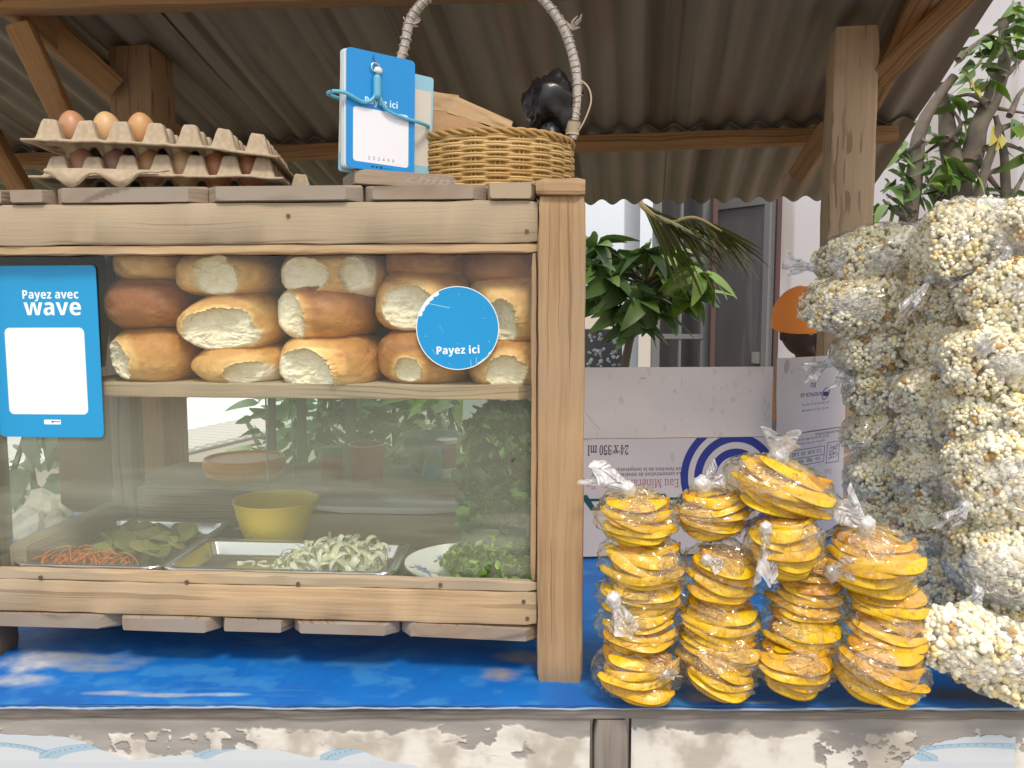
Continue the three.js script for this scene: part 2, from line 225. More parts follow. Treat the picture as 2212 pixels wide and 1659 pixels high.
{ // bare-limbed tree on the right behind the popcorn
  seed(12); const z = 3.4, Q = (u, v, dz = 0) => P(u, v, z + dz), root = V(P(2055, 500, z).x, 0, -z), t = thing('tree', root, 'knotty grey branched tree with sparse green and yellow leaves beside the roof', 'tree');
  const barkT = dtex(256, 256, (x, y) => { const n = fbm(x * 10, y * 10, 0, 5), l = sst(0.5, 0.8, fbm(x * 5 + 3, y * 5, 0, 4)); return mix3(mix3([0.10, 0.08, 0.062], [0.22, 0.18, 0.15], n), [0.16, 0.17, 0.10], 0.5 * l); }); barkT.repeat.set(3, 3);
  const bark = std([1, 1, 1], { map: barkT, bumpMap: barkT, bumpScale: 0.006, roughness: 0.9 });
  const L = (name, a, r) => wpart(name, limb(a.map((p) => p.clone().sub(root)), r.map((x) => x * M(z)), 10, a.length * 7, 0.16), bark, t, root);
  L('trunk', [V(root.x, 0, -z), V(root.x, 0.7, -z), Q(2070, 471), Q(2064, 368)], [56, 44, 40, 30]);
  L('limb', [V(root.x - 0.1, 0.3, -z), Q(1945, 560), Q(1960, 488), Q(1978, 353), Q(1984, 294), Q(2002, 250), Q(2034, 200), Q(2062, 165)], [28, 26, 23, 20, 19, 19, 14, 9]);
  L('limb', [Q(2064, 390), Q(2049, 294, 0.05), Q(2040, 235, 0.1), Q(2030, 180, 0.1)], [26, 19, 15, 10]);
  L('limb', [Q(2066, 400), Q(2099, 338), Q(2111, 280), Q(2143, 212), Q(2170, 132), Q(2167, 40)], [28, 22, 18, 17, 12, 9]);
  L('limb', [V(root.x + 0.12, 0.5, -z), Q(2108, 456, -0.1), Q(2123, 383, -0.1), Q(2143, 324, -0.12), Q(2160, 270, -0.12)], [20, 18, 15, 12, 7]);
  L('limb', [Q(2172, 480), Q(2168, 324), Q(2150, 250)], [11, 9, 5]);
  for (const b of [[[2080, 384], [2143, 371], [2180, 352], [2225, 335]], [[2095, 225], [2120, 228], [2212, 244]], [[2070, 130], [2102, 100], [2167, 53]], [[2165, 170], [2190, 145], [2230, 100]], [[2134, 225], [2100, 205], [2065, 208]], [[2150, 285], [2190, 270], [2230, 295]], [[2130, 320], [2172, 312], [2220, 330]], [[1975, 460], [1945, 440], [1915, 420]], [[1962, 470], [1930, 455], [1908, 432]], [[2170, 445], [2200, 400], [2225, 350]], [[2045, 300], [2075, 270], [2060, 240]], [[2180, 250], [2205, 200], [2230, 180]], [[2110, 340], [2150, 400], [2200, 450]], [[2030, 430], [2010, 400], [2000, 380]], [[1995, 300], [1960, 330], [1935, 350]], [[2066, 300], [2030, 310], [2000, 330]]])
    L('branch', b.map(([u, v], i) => Q(u, v, 0.06 * i - 0.05)), [7, 4.5, 2.5]);
  const lg = [leafGeo(0.09, 0.045, 0.3), leafGeo(0.07, 0.035, 0.5), leafGeo(0.11, 0.04, 0.6)];
  const green = [[2060, 375], [2045, 360], [2030, 350], [2075, 360], [2150, 95], [2165, 85], [2120, 160], [2140, 170], [1925, 380], [1935, 340], [1925, 430], [1910, 450], [2190, 30], [2205, 60], [2200, 10], [1990, 420], [2005, 400], [2095, 140], [2060, 215], [2075, 280], [2120, 425], [2140, 440], [2110, 110], [2185, 420], [2205, 265], [1950, 320], [1940, 400], [2015, 345], [2130, 90], [2180, 110], [2000, 300], [2210, 330]];
  green.forEach(([u, v], i) => { for (let k = 0; k < 7; k++) { const m = wpart('leaf', lg[(i + k) % 3], rnd() < 0.2 ? L_LIME[k % 2] : L_DARK[(i + k) % 3], t, Q(u + rr(-16, 16), v + rr(-16, 16), rr(-0.12, 0.12))); aim(m, V(rr(-1, 1), rr(-0.9, 0.3), rr(-0.2, 1)), rr(-0.7, 0.7)); } });
  for (const [u, v, s] of [[2075, 155, 1.1], [2088, 175, 1], [2150, 275, 1.1], [2165, 290, 1], [2208, 225, 0.9], [2145, 290, 0.8]]) { const m = wpart('leaf', lg[0], L_YEL, t, Q(u, v, -0.1)); m.scale.setScalar(s); aim(m, V(rr(-0.3, 0.5), -0.6, 0.7), rr(-0.4, 0.4)); m.userData.label = 'yellowed leaf'; }
}
{ // garden plants behind the case
  seed(21);
  const stemM = std([0.10, 0.09, 0.06]);
  const bush = (u, v, z, w, h, label, n, mats) => { const b = P(u, v, z), c = thing('shrub', V(b.x, 0, -z), label, 'shrub', 'garden shrubs behind the case'); const gl = [leafGeo(0.16, 0.06, 0.4), leafGeo(0.12, 0.05, 0.4)];
    const gs = []; for (let i = 0; i < n; i++) { const a = rnd() * 6.28, r = Math.sqrt(rnd()), o = new THREE.Object3D(); aim(o, V(Math.cos(a), rr(-0.6, 0.8), Math.sin(a)), rr(-1, 1)); o.position.set(Math.cos(a) * r * w, rr(0.15, 1) * h, Math.sin(a) * r * w * 0.7); o.scale.setScalar(rr(0.8, 1.5)); o.updateMatrix(); gs.push(gl[i % 2].clone().applyMatrix4(o.matrix)); }
    for (let k = 0; k < mats.length; k++) { const m = part('foliage', mergeGeometries(gs.filter((_, i) => i % mats.length === k)), mats[k], c); m.userData.kind = 'stuff'; }
    for (let k = 0; k < 4; k++) part('stem', limb([V(0, 0, 0), V(rr(-0.1, 0.1), h * 0.5, 0), V(rr(-0.3, 0.3) * w, h * 0.9, 0)], [0.025, 0.01], 6), stemM, c); };
  bush(700, 900, 5.2, 0.5, 1.4, 'dark green shrub behind the left end of the glass panes', 420, L_GARD);
  bush(860, 900, 5.6, 0.5, 1.35, 'dark green shrub behind the red tub', 420, L_GARD);
  bush(980, 900, 5.0, 0.35, 1.0, 'shrub with mixed lime leaves behind the teal bottle', 260, [L_DARK[0], L_LIME[0]]);
  bush(660, 980, 4.2, 0.35, 0.55, 'low lime green shrub beside the orange tub', 200, [L_LIME[0], L_DARK[2]]);
  bush(40, 1000, 3.4, 0.5, 1.0, 'dark shrub seen through the left pane of the case', 320, L_GARD);
  const p = P(592, 900, 4.4), pt = thing('palm_tree', V(p.x, 0, -4.4), 'slender dark palm stems beside the bright street', 'palm'); const dk = std([0.05, 0.05, 0.04]);
  for (const [x, l] of [[-0.03, 0.02], [0.1, 0.06], [0.2, -0.05], [0.33, 0.1], [0.42, 0.02]]) part('trunk', limb([V(x, 0, 0), V(x + l, 1.0, 0), V(x - l * 0.6, 2.1, rr(-0.1, 0.1))], [0.03, 0.022, 0.018], 7, 14, 0.15), dk, pt);
  const fg = leafGeo(0.9, 0.07, 0.5, 0.3, 1.3, 7); for (let k = 0; k < 16; k++) { const m = part('frond', fg, L_DARK[k % 3], pt, V(rr(0, 0.45), rr(1.2, 2), 0)); aim(m, V(rr(-1, 1), rr(-0.2, 0.8), rr(-1, 1)), rr(-0.5, 0.5)); }
  const gr = new THREE.PlaneGeometry(3.4, 3).rotateX(-Math.PI / 2); single('lawn', gr, std([0.10, 0.16, 0.05]), V(P(800, 900, 5.6).x, 0.01, -5.2), null, null, null, 'structure');
  const bl = []; const bg = leafGeo(0.12, 0.012, 0.4, 0.2, 1.2, 3); for (let i = 0; i < 2500; i++) { const o = new THREE.Object3D(); aim(o, V(rr(-0.6, 0.6), 1, rr(-0.6, 0.6))); o.position.set(rr(-1.7, 1.7), 0, rr(-1.5, 1.5)); o.updateMatrix(); bl.push(bg.clone().applyMatrix4(o.matrix)); }
  single('grass', mergeGeometries(bl), leafMat([0.12, 0.2, 0.05]), V(P(800, 900, 5.6).x, 0.012, -5.2), 'short green grass on the garden plot behind the case', 'grass', null, 'stuff');
}
// ---------------------------------------------------------------- roof of the stall (its own frame, turned 5.8 degrees)
const RF = thing('stall_roof', V(0, 0, 0), 'corrugated iron roof on rough timber posts and rafters over the stall', 'roof');
{
  seed(31); const RROT = 9.07 * Math.PI / 180 - YAW; RF.rotation.y = -RROT;
  const inv = new THREE.Matrix4().makeRotationY(RROT), loc = (p) => p.clone().applyMatrix4(inv);
  const PR = (u, v, zr) => { const d = ray(u, v).applyMatrix4(inv); return d.multiplyScalar(-zr / d.z).add(EYE); }; // point at roof-frame distance zr
  const S = 0.287, y0 = 2.715, roofY = (zr) => y0 - S * zr, slope = Math.atan(S);
  const PP = (u, v) => { const d = ray(u, v).applyMatrix4(inv); const k = (y0 - EYE.y) / (d.y - S * d.z); return d.multiplyScalar(k).add(EYE); }; // on the sheet plane
  const xr = PP(2150, -10).x, zFront = 0.93, zBack = PP(1500, 436).z * -1;
  const rust = dtex(512, 512, (x, y) => {
    const n = fbm(x * 6, y * 6, 0, 5), st = sst(0.48, 0.72, fbm(x * 26, y * 1.2 + 3, 0, 4)), r = sst(0.6, 0.75, fbm(x * 9 + 5, y * 3 + 8, 0, 4)), spot = sst(0.80, 0.86, noise(x * 50, y * 50)) * sst(0.5, 0.7, noise(x * 7, y * 7));
    let c = mix3([0.215, 0.18, 0.13], [0.33, 0.285, 0.22], n); c = mix3(c, [0.115, 0.085, 0.055], 0.8 * st); c = mix3(c, [0.20, 0.12, 0.065], 0.5 * r); return mix3(c, [0.06, 0.05, 0.04], 0.6 * spot * sst(0.6, 0.8, noise(x * 3, y * 3))); });
  rust.repeat.set(0.9, 0.5);
  const iron = std([1, 1, 1], { map: rust, metalness: 0.25, roughness: 0.6, side: THREE.DoubleSide });
  const sheet = (x0, x1, za, zb, lift, tilt = 0) => {
    const pos = [], uv = [], idx = [], pitch = 0.08, nx = Math.round((x1 - x0) / pitch * 8), nz = 16, off = rnd() * 5;
    for (const side of [0, 0.0012]) for (let j = 0; j <= nz; j++) for (let i = 0; i <= nx; i++) { const x = lerp(x0, x1, i / nx), z = lerp(za, zb, j / nz), w = 0.004 * sn(x * 3, z * 4, off); pos.push(x, roofY(z) + lift + side + w - tilt * (z - za) + 0.0105 * Math.cos(x / pitch * Math.PI * 2), -z); uv.push(x + off, z * 0.7 + off); }
    const st = (nz + 1) * (nx + 1);
    for (let j = 0; j < nz; j++) for (let i = 0; i < nx; i++) { const a = j * (nx + 1) + i, b = a + nx + 1; idx.push(a, b, a + 1, b, b + 1, a + 1); idx.push(st + a, st + a + 1, st + b, st + b, st + a + 1, st + b + 1); }
    const edge = (a, b) => idx.push(a, b, st + a, b, st + b, st + a);
    for (let i = 0; i < nx; i++) { edge(i, i + 1); edge(nz * (nx + 1) + i, nz * (nx + 1) + i + 1); }
    return creased(pos, uv, idx, 0.9);
  };
  const W = 0.72; let k = 0;
  for (let x = xr - W; x > -3.1; x -= W - 0.08) { k++; part('roof_sheet', sheet(x, x + W, zFront, 2.605, 0.001 * (k % 2 ? 3 : 0)), iron, RF); part('roof_sheet', sheet(x + 0.03, x + W + (k === 1 ? 0 : 0.03), 2.545, zBack, -0.006 - 0.003 * (k % 2), -0.02), iron, RF); }
  const beam = (name, a, b, h, d, mat = W_ROOF) => { const v = b.clone().sub(a), L = v.length(), m = part(name, board(L, h, d, { r: 0.004, rough: 0.002, n: 30 }), mat, RF, a.clone().add(b).multiplyScalar(0.5)); m.quaternion.setFromUnitVectors(V(1, 0, 0), v.normalize()); return m; };
  // rear purlin, front beam
  const pz = 2.555, py = roofY(pz) - 0.042; beam('purlin', V(-3.2, py, -pz), V(xr - 0.05, py, -pz), 0.045, 0.06);
  const fz = 1.73, fa = PR(157, 25, fz), fb = PR(980, 1, fz), fk = (fb.y - fa.y) / (fb.x - fa.x), fyy = (x) => fa.y + fk * (x - fa.x) + 0.04; beam('front_beam', V(-2.6, fyy(-2.6), -fz), V(xr - 0.03, fyy(xr - 0.03), -fz), 0.08, 0.05);
  beam('purlin', V(-3.2, roofY(1.02) - 0.035, -1.02), V(xr - 0.05, roofY(1.02) - 0.035, -1.02), 0.045, 0.06);
  // posts: front face seen between these columns
  const pt = dtex(512, 512, (x, y) => { const g = fbm(x * 3, y * 30, 0, 4), hole = sst(0.72, 0.78, noise(x * 14 + 3, y * 40)) * sst(0.45, 0.65, fbm(x * 4, y * 6, 0, 3)); const cr = 1 - sst(0.0, 0.012, Math.abs(y - 0.5 - 0.05 * Math.sin(x * 5) - 0.06 * (fbm(x * 6, 2, 0, 3) - 0.5))); return mix3(mix3(mix3([0.50, 0.36, 0.225], [0.37, 0.25, 0.145], g), [0.16, 0.10, 0.05], hole * 0.6), [0.14, 0.085, 0.045], cr * 0.7); });
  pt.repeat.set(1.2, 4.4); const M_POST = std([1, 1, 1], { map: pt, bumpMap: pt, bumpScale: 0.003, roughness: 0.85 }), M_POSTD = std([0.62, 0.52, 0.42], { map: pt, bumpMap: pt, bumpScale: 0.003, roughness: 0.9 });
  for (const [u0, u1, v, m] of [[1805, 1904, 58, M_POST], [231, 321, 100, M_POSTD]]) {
    const zr = 2.02, a = PR(u0, v, zr), b = PR(u1, v, zr), w = b.x - a.x; part('post', upright(a.y + 0.3, w, w, { r: 0.006, rough: 0.003, n: 40 }), m, RF, V((a.x + b.x) / 2, (a.y - 0.3) / 2 + 0.0, -zr - w / 2));
  }
  const ra = (x, name = 'rafter') => beam(name, V(x, roofY(0.95) - 0.06, -0.95), V(x, roofY(2.50) - 0.06, -2.50), 0.07, 0.05);
  const rp = PR(1935, 130, 2.0); ra(rp.x + 0.03); ra(PR(205, 130, 2.0).x - 0.03); ra(PR(1015, 130, 2.0).x + 3);
  beam('tie_beam', PR(2150, -80, 1.8), PR(1895, 175, 2.05), 0.03, 0.05);
  // braces
  beam('brace', PR(40, 50, 1.76), PR(160, 300, 1.86), 0.052, 0.05);
  beam('brace', PR(1800, 265, 2.36), PR(1726, 378, 2.5), 0.06, 0.05);
  beam('brace', PR(-30, 280, 2.42), PR(70, 450, 2.42), 0.06, 0.05);
  beam('brace', PR(-60, -80, 1.76), PR(250, 190, 2.0), 0.06, 0.05);
}
// ---------------------------------------------------------------- counter
const CA = PY(0, 1521, YC), CB = PY(2212, 1524, YC), CROT = Math.atan2(-(CB.z - CA.z), CB.x - CA.x), CZ0 = CA.z - CA.x * (CB.z - CA.z) / (CB.x - CA.x);
const CT = thing('stall_counter', V(0, 0, CZ0), 'blue topped wooden counter with peeling white paint on its front', 'counter');
{
  seed(41); CT.rotation.y = CROT; const cpart = (n, g, m, t, p, r) => part(n, g, m, t, p, r), cin = new THREE.Matrix4().makeRotationY(-CROT), CL = (p) => p.clone().sub(CT.position).applyMatrix4(cin), z0 = 0, x0 = -1.6, x1 = 1.35, zb = 1.0, w = x1 - x0, d = zb - z0;
  const spots = [[85, 1428, 0.075, 0.042, [0.52, 0.53, 0.55]], [190, 1425, 0.09, 0.03, [0.22, 0.27, 0.36]], [40, 1470, 0.05, 0.03, [0.36, 0.42, 0.5]], [250, 1497, 0.05, 0.008, [0.36, 0.38, 0.44]], [350, 1502, 0.06, 0.006, [0.36, 0.40, 0.46]], [470, 1500, 0.05, 0.006, [0.30, 0.42, 0.55]], [1070, 1455, 0.035, 0.03, [0.28, 0.26, 0.27]], [1130, 1420, 0.05, 0.03, [0.25, 0.24, 0.26]], [1530, 1505, 0.05, 0.02, [0.33, 0.33, 0.36]], [1500, 1470, 0.03, 0.03, [0.30, 0.30, 0.34]], [1640, 1518, 0.03, 0.006, [0.33, 0.35, 0.4]], [2140, 1500, 0.12, 0.03, [0.06, 0.07, 0.11]], [200, 1440, 0.07, 0.02, [0.2, 0.26, 0.36]]].map(([u, v, a, b, c]) => { const p = CL(PY(u, v, YC)); return [p.x, -p.z, a, b, c]; });
  const top = dtex(1400, 470, (x, y) => {
    const X = x0 + x * w, Z = z0 + y * d; const n = fbm(X * 14, Z * 14, 0, 5), f = fbm(X * 60, Z * 60, 0, 3);
    let c = mix3(mix3([0.004, 0.10, 0.40], [0.004, 0.17, 0.58], n), [0.05, 0.24, 0.55], 0.55 * sst(0.5, 0.7, fbm(X * 22 + 3, Z * 30, 0, 5))); c = mix3(c, [0.03, 0.22, 0.55], 0.5 * sst(0.55, 0.8, f) * sst(0.2, 0.9, 1 - (X + 1) / 1.2));
    for (const [sx, sz, a, b, col] of spots) { const q = Math.hypot((X - sx) / a, (Z - sz) / b) + 1.1 * (fbm(X * 26, Z * 40, 0, 5) - 0.5); c = mix3(c, col, (0.45 + 0.8 * fbm(X * 90, Z * 120, 0, 3)) * 0.95 * (1 - sst(0.25, 1.1, q))); }
    const sc = sst(0.74, 0.8, fbm(X * 8, Z * 90, 0, 3)); return mix3(c, [0.05, 0.18, 0.45], 0.35 * sc);
  }, true, THREE.ClampToEdgeWrapping);
  const g = box(w, 0.006, d); const mt = std([1, 1, 1], { map: top, roughness: 0.5, bumpMap: dtex(1024, 512, (x, y) => { const v = 0.7 * fbm(x * 26, y * 10, 0, 5) + 0.3 * (1 - Math.abs(noise(x * 9 + fbm(x * 4, y * 4, 0, 3) * 2, y * 3) * 2 - 1)); return [v, v, v]; }, false), bumpScale: 0.004 });
  cpart('counter_sheet', g, mt, CT, V((x0 + x1) / 2, YC - 0.003, -z0 - d / 2));
  // pale torn lip of the sheet along the front edge
  const pts = []; for (let i = 0; i <= 160; i++) { const x = lerp(x0, x1, i / 160); pts.push(V(x, YC - 0.003 + 0.003 * (fbm(x * 18, 3, 0, 4) - 0.5), -z0 + 0.002 + 0.004 * fbm(x * 25, 8, 0, 3))); }
  cpart('sheet_edge', limb(pts, [0.0015, 0.0019, 0.0012, 0.002, 0.0014], 5, 320, 0.5), std([0.26, 0.34, 0.47], { roughness: 0.6 }), CT, V(0, 0, 0));
  cpart('edge_board', board(w, 0.014, 0.045, { rough: 0.002 }), W_WEATH, CT, V((x0 + x1) / 2, YC - 0.0145, -z0 - 0.026));
  cpart('deck_board', board(w, 0.02, d - 0.06, { rough: 0 }), W_GREY, CT, V((x0 + x1) / 2, YC - 0.0175, -z0 - d / 2 - 0.025));
  // fascia boards with flaking white paint
  const fas = (xa, xb, off, dark) => {
    const ww = xb - xa, H = 0.34; const fn = (x, y) => { const X = xa + x * ww, Yd = (1 - y) * H; // depth below the edge
      const e = fbm(X * 8 + off, Yd * 13, 0, 6), e2 = fbm(X * 60 + off, Yd * 75, 0, 5), bare = 1.5 * sst(0.026, 0.0, Yd + 0.05 * (e - 0.5) + 0.02 * (e2 - 0.5)) + dark(X, Yd) * 1.6 * sst(0.36, 0.56, e2 + 0.5 * (e - 0.5)) + 0.9 * sst(0.645, 0.69, e + 0.30 * (e2 - 0.5)) + 0.75 * sst(0.56, 0.66, e2) * sst(0.44, 0.60, e); return clamp(bare); };
    const T = dtex(1024, 256, (x, y) => { const X = xa + x * ww, Yd = (1 - y) * H, b = sst(0.35, 0.65, fn(x, y)), n = fbm(X * 12, Yd * 60, 0, 4), st = sst(0.3, 0.6, fbm(X * 25 + 9, Yd * 20, 0, 5)); return mix3(mix3([0.46, 0.42, 0.37], [0.70, 0.68, 0.64], st), mix3([0.21, 0.20, 0.19], [0.41, 0.39, 0.37], n), b); }, true, THREE.ClampToEdgeWrapping);
    const B = dtex(1024, 256, (x, y) => { const b = 1 - sst(0.35, 0.65, fn(x, y)), X = xa + x * ww, Yd = (1 - y) * H; const v = b * 0.7 + 0.3 * fbm(X * 30, Yd * 90, 0, 4); return [v, v, v]; }, false, THREE.ClampToEdgeWrapping);
    cpart('front_panel', box(ww, H, 0.025), std([1, 1, 1], { map: T, bumpMap: B, bumpScale: 0.0025, roughness: 0.85 }), CT, V((xa + xb) / 2, YC - 0.022 - H / 2, -z0 - 0.02));
  };
  const xb0 = CL(P(1282, 1600, 1.02)).x, xb1 = CL(P(1366, 1600, 1.02)).x, dl = CL(P(560, 1600, 1.0)).x;
  fas(x0, xb0 - 0.003, 0, (X, Y) => (1 - sst(dl - 0.03, dl + 0.02, X + 0.1 * (fbm(X * 20, Y * 20, 0, 3) - 0.5))) * (1 - sst(0.045, 0.06, Y + 0.02 * (fbm(X * 30, 5, 0, 3) - 0.5))) * 0.9);
  fas(xb1 + 0.002, x1, 7, (X, Y) => sst(0.25, 0.55, X) * (1 - sst(0.02, 0.05, Y - 0.05 * (X - 0.3) + 0.03 * (fbm(X * 14, 3, 0, 3) - 0.5))));
  cpart('batten', upright(0.34, xb1 - xb0 - 0.006, 0.03, { rough: 0.002 }), W_WEATH, CT, V((xb0 + xb1) / 2, YC - 0.193, -z0 - 0.0165));
  for (const X of [-1.5, 1.25]) for (const Z of [0.1, 0.9]) cpart('leg', upright(YC - 0.04, 0.07, 0.07), W_GREY, CT, V(X, (YC - 0.04) / 2, -Z));
  // remains of printed posters, torn along the top
  const posterTex = ctex(1024, 512, (c, w2, h2) => { c.fillStyle = '#dfe6ee'; c.fillRect(0, 0, w2, h2); c.lineWidth = 3;
    for (const [x, y, r] of [[60, 230, 190], [420, 240, 210], [800, 230, 210], [1100, 250, 200]]) { c.fillStyle = '#b9d3e6'; c.beginPath(); c.ellipse(x, y, r, 110, 0, Math.PI, 2 * Math.PI); c.fill(); c.fillStyle = '#e6ebf1'; c.beginPath(); c.ellipse(x + 14, y + 22, r * 0.86, 100, 0, Math.PI, 2 * Math.PI); c.fill(); c.strokeStyle = '#7fa9c9'; c.beginPath(); c.ellipse(x, y, r, 110, 0.05, Math.PI * 1.05, 1.9 * Math.PI); c.stroke(); for (let k = 0; k < 22; k++) { const a = Math.PI * (1.06 + k * 0.035); c.fillStyle = '#8fb6d2'; c.fillRect(x + r * 0.93 * Math.cos(a), y + 104 * Math.sin(a), 4, 12); } }
    c.fillStyle = '#5f97c4'; c.fillRect(0, 400, w2, 30); });
  const poster = (u0, u1, tops, label, flip, s) => { seed(s); const z = -CZ0 - 0.012, a = CL(P(u0, 1600, z + CROT * 0)), b = CL(P(u1, 1600, z)), sh = [], n = 220; const yb = YC - 0.36;
    for (let i = 0; i <= n; i++) { const t = i / n, k = t * (tops.length - 1), j = Math.min(tops.length - 2, Math.floor(k)), v = lerp(tops[j], tops[j + 1], k - j); sh.push(new THREE.Vector2(lerp(a.x, b.x, t), P(lerp(u0, u1, t), v, -CZ0 + 0.012 - Math.sin(CROT) * -lerp(a.x, b.x, t)).y + 0.007 * (fbm(t * 30, s, 0, 6) - 0.5))); }
    sh.push(new THREE.Vector2(b.x, yb), new THREE.Vector2(a.x, yb)); const gg = new THREE.ExtrudeGeometry(new THREE.Shape(sh), { depth: 0.0008, bevelEnabled: false }), uv = gg.attributes.uv, pp = gg.attributes.position;
    for (let i = 0; i < uv.count; i++) uv.setXY(i, (pp.getX(i) - a.x) / 0.55 * (flip ? -1 : 1), 0.97 + (pp.getY(i) - YC + 0.034) / 0.10);
    const t2 = posterTex.clone(); t2.wrapS = THREE.RepeatWrapping; t2.wrapT = THREE.MirroredRepeatWrapping;
    gg.translate(0, -YC + 0.1, -0.0068); single('torn_poster', gg, std([0.72, 0.74, 0.76], { map: t2, roughness: 0.6 }), V(0, YC - 0.1, CZ0), label, 'poster').rotation.y = CROT; };
  poster(-60, 1000, [1572, 1575, 1580, 1583, 1586, 1598, 1618, 1640, 1632, 1625, 1618, 1612, 1614, 1622, 1630, 1612, 1615, 1640, 1650, 1665, 1690], 'torn white and pale blue poster low on the counter front at left', false, 3);
  poster(1960, 2260, [1690, 1640, 1612, 1596, 1590, 1586, 1588, 1590], 'torn pale poster corner low on the counter front at right', true, 4);
  seed(77); // loose torn strips of paper curling from the left poster
  for (const [u, v, w3, r] of [[600, 1625, 120, 0.02], [700, 1612, 70, -0.15], [770, 1604, 90, 0.1], [830, 1606, 110, -0.03], [980, 1612, 60, 0.08]]) { const z = -CZ0 - 0.0, p = CL(P(u, v, z)).setZ(-0.012), L = w3 * M(z), pos = [], idx = []; for (let i = 0; i <= 10; i++) { const t = i / 10, h = 0.011 * Math.sin(Math.PI * t) * (0.7 + 0.6 * rnd()) + 0.001; for (const s of [0, 1]) pos.push((t - 0.5) * L, s * h + 0.003 * rnd(), s * 0.006 * Math.sin(t * 3)); } for (let i = 0; i < 10; i++) { const a = i * 2; idx.push(a, a + 2, a + 1, a + 1, a + 2, a + 3); } const m = cpart('paper_scrap', geo(pos, null, idx), std([0.72, 0.73, 0.75], { side: THREE.DoubleSide, roughness: 0.7 }), CT, p, [0, 0, r]); }
}
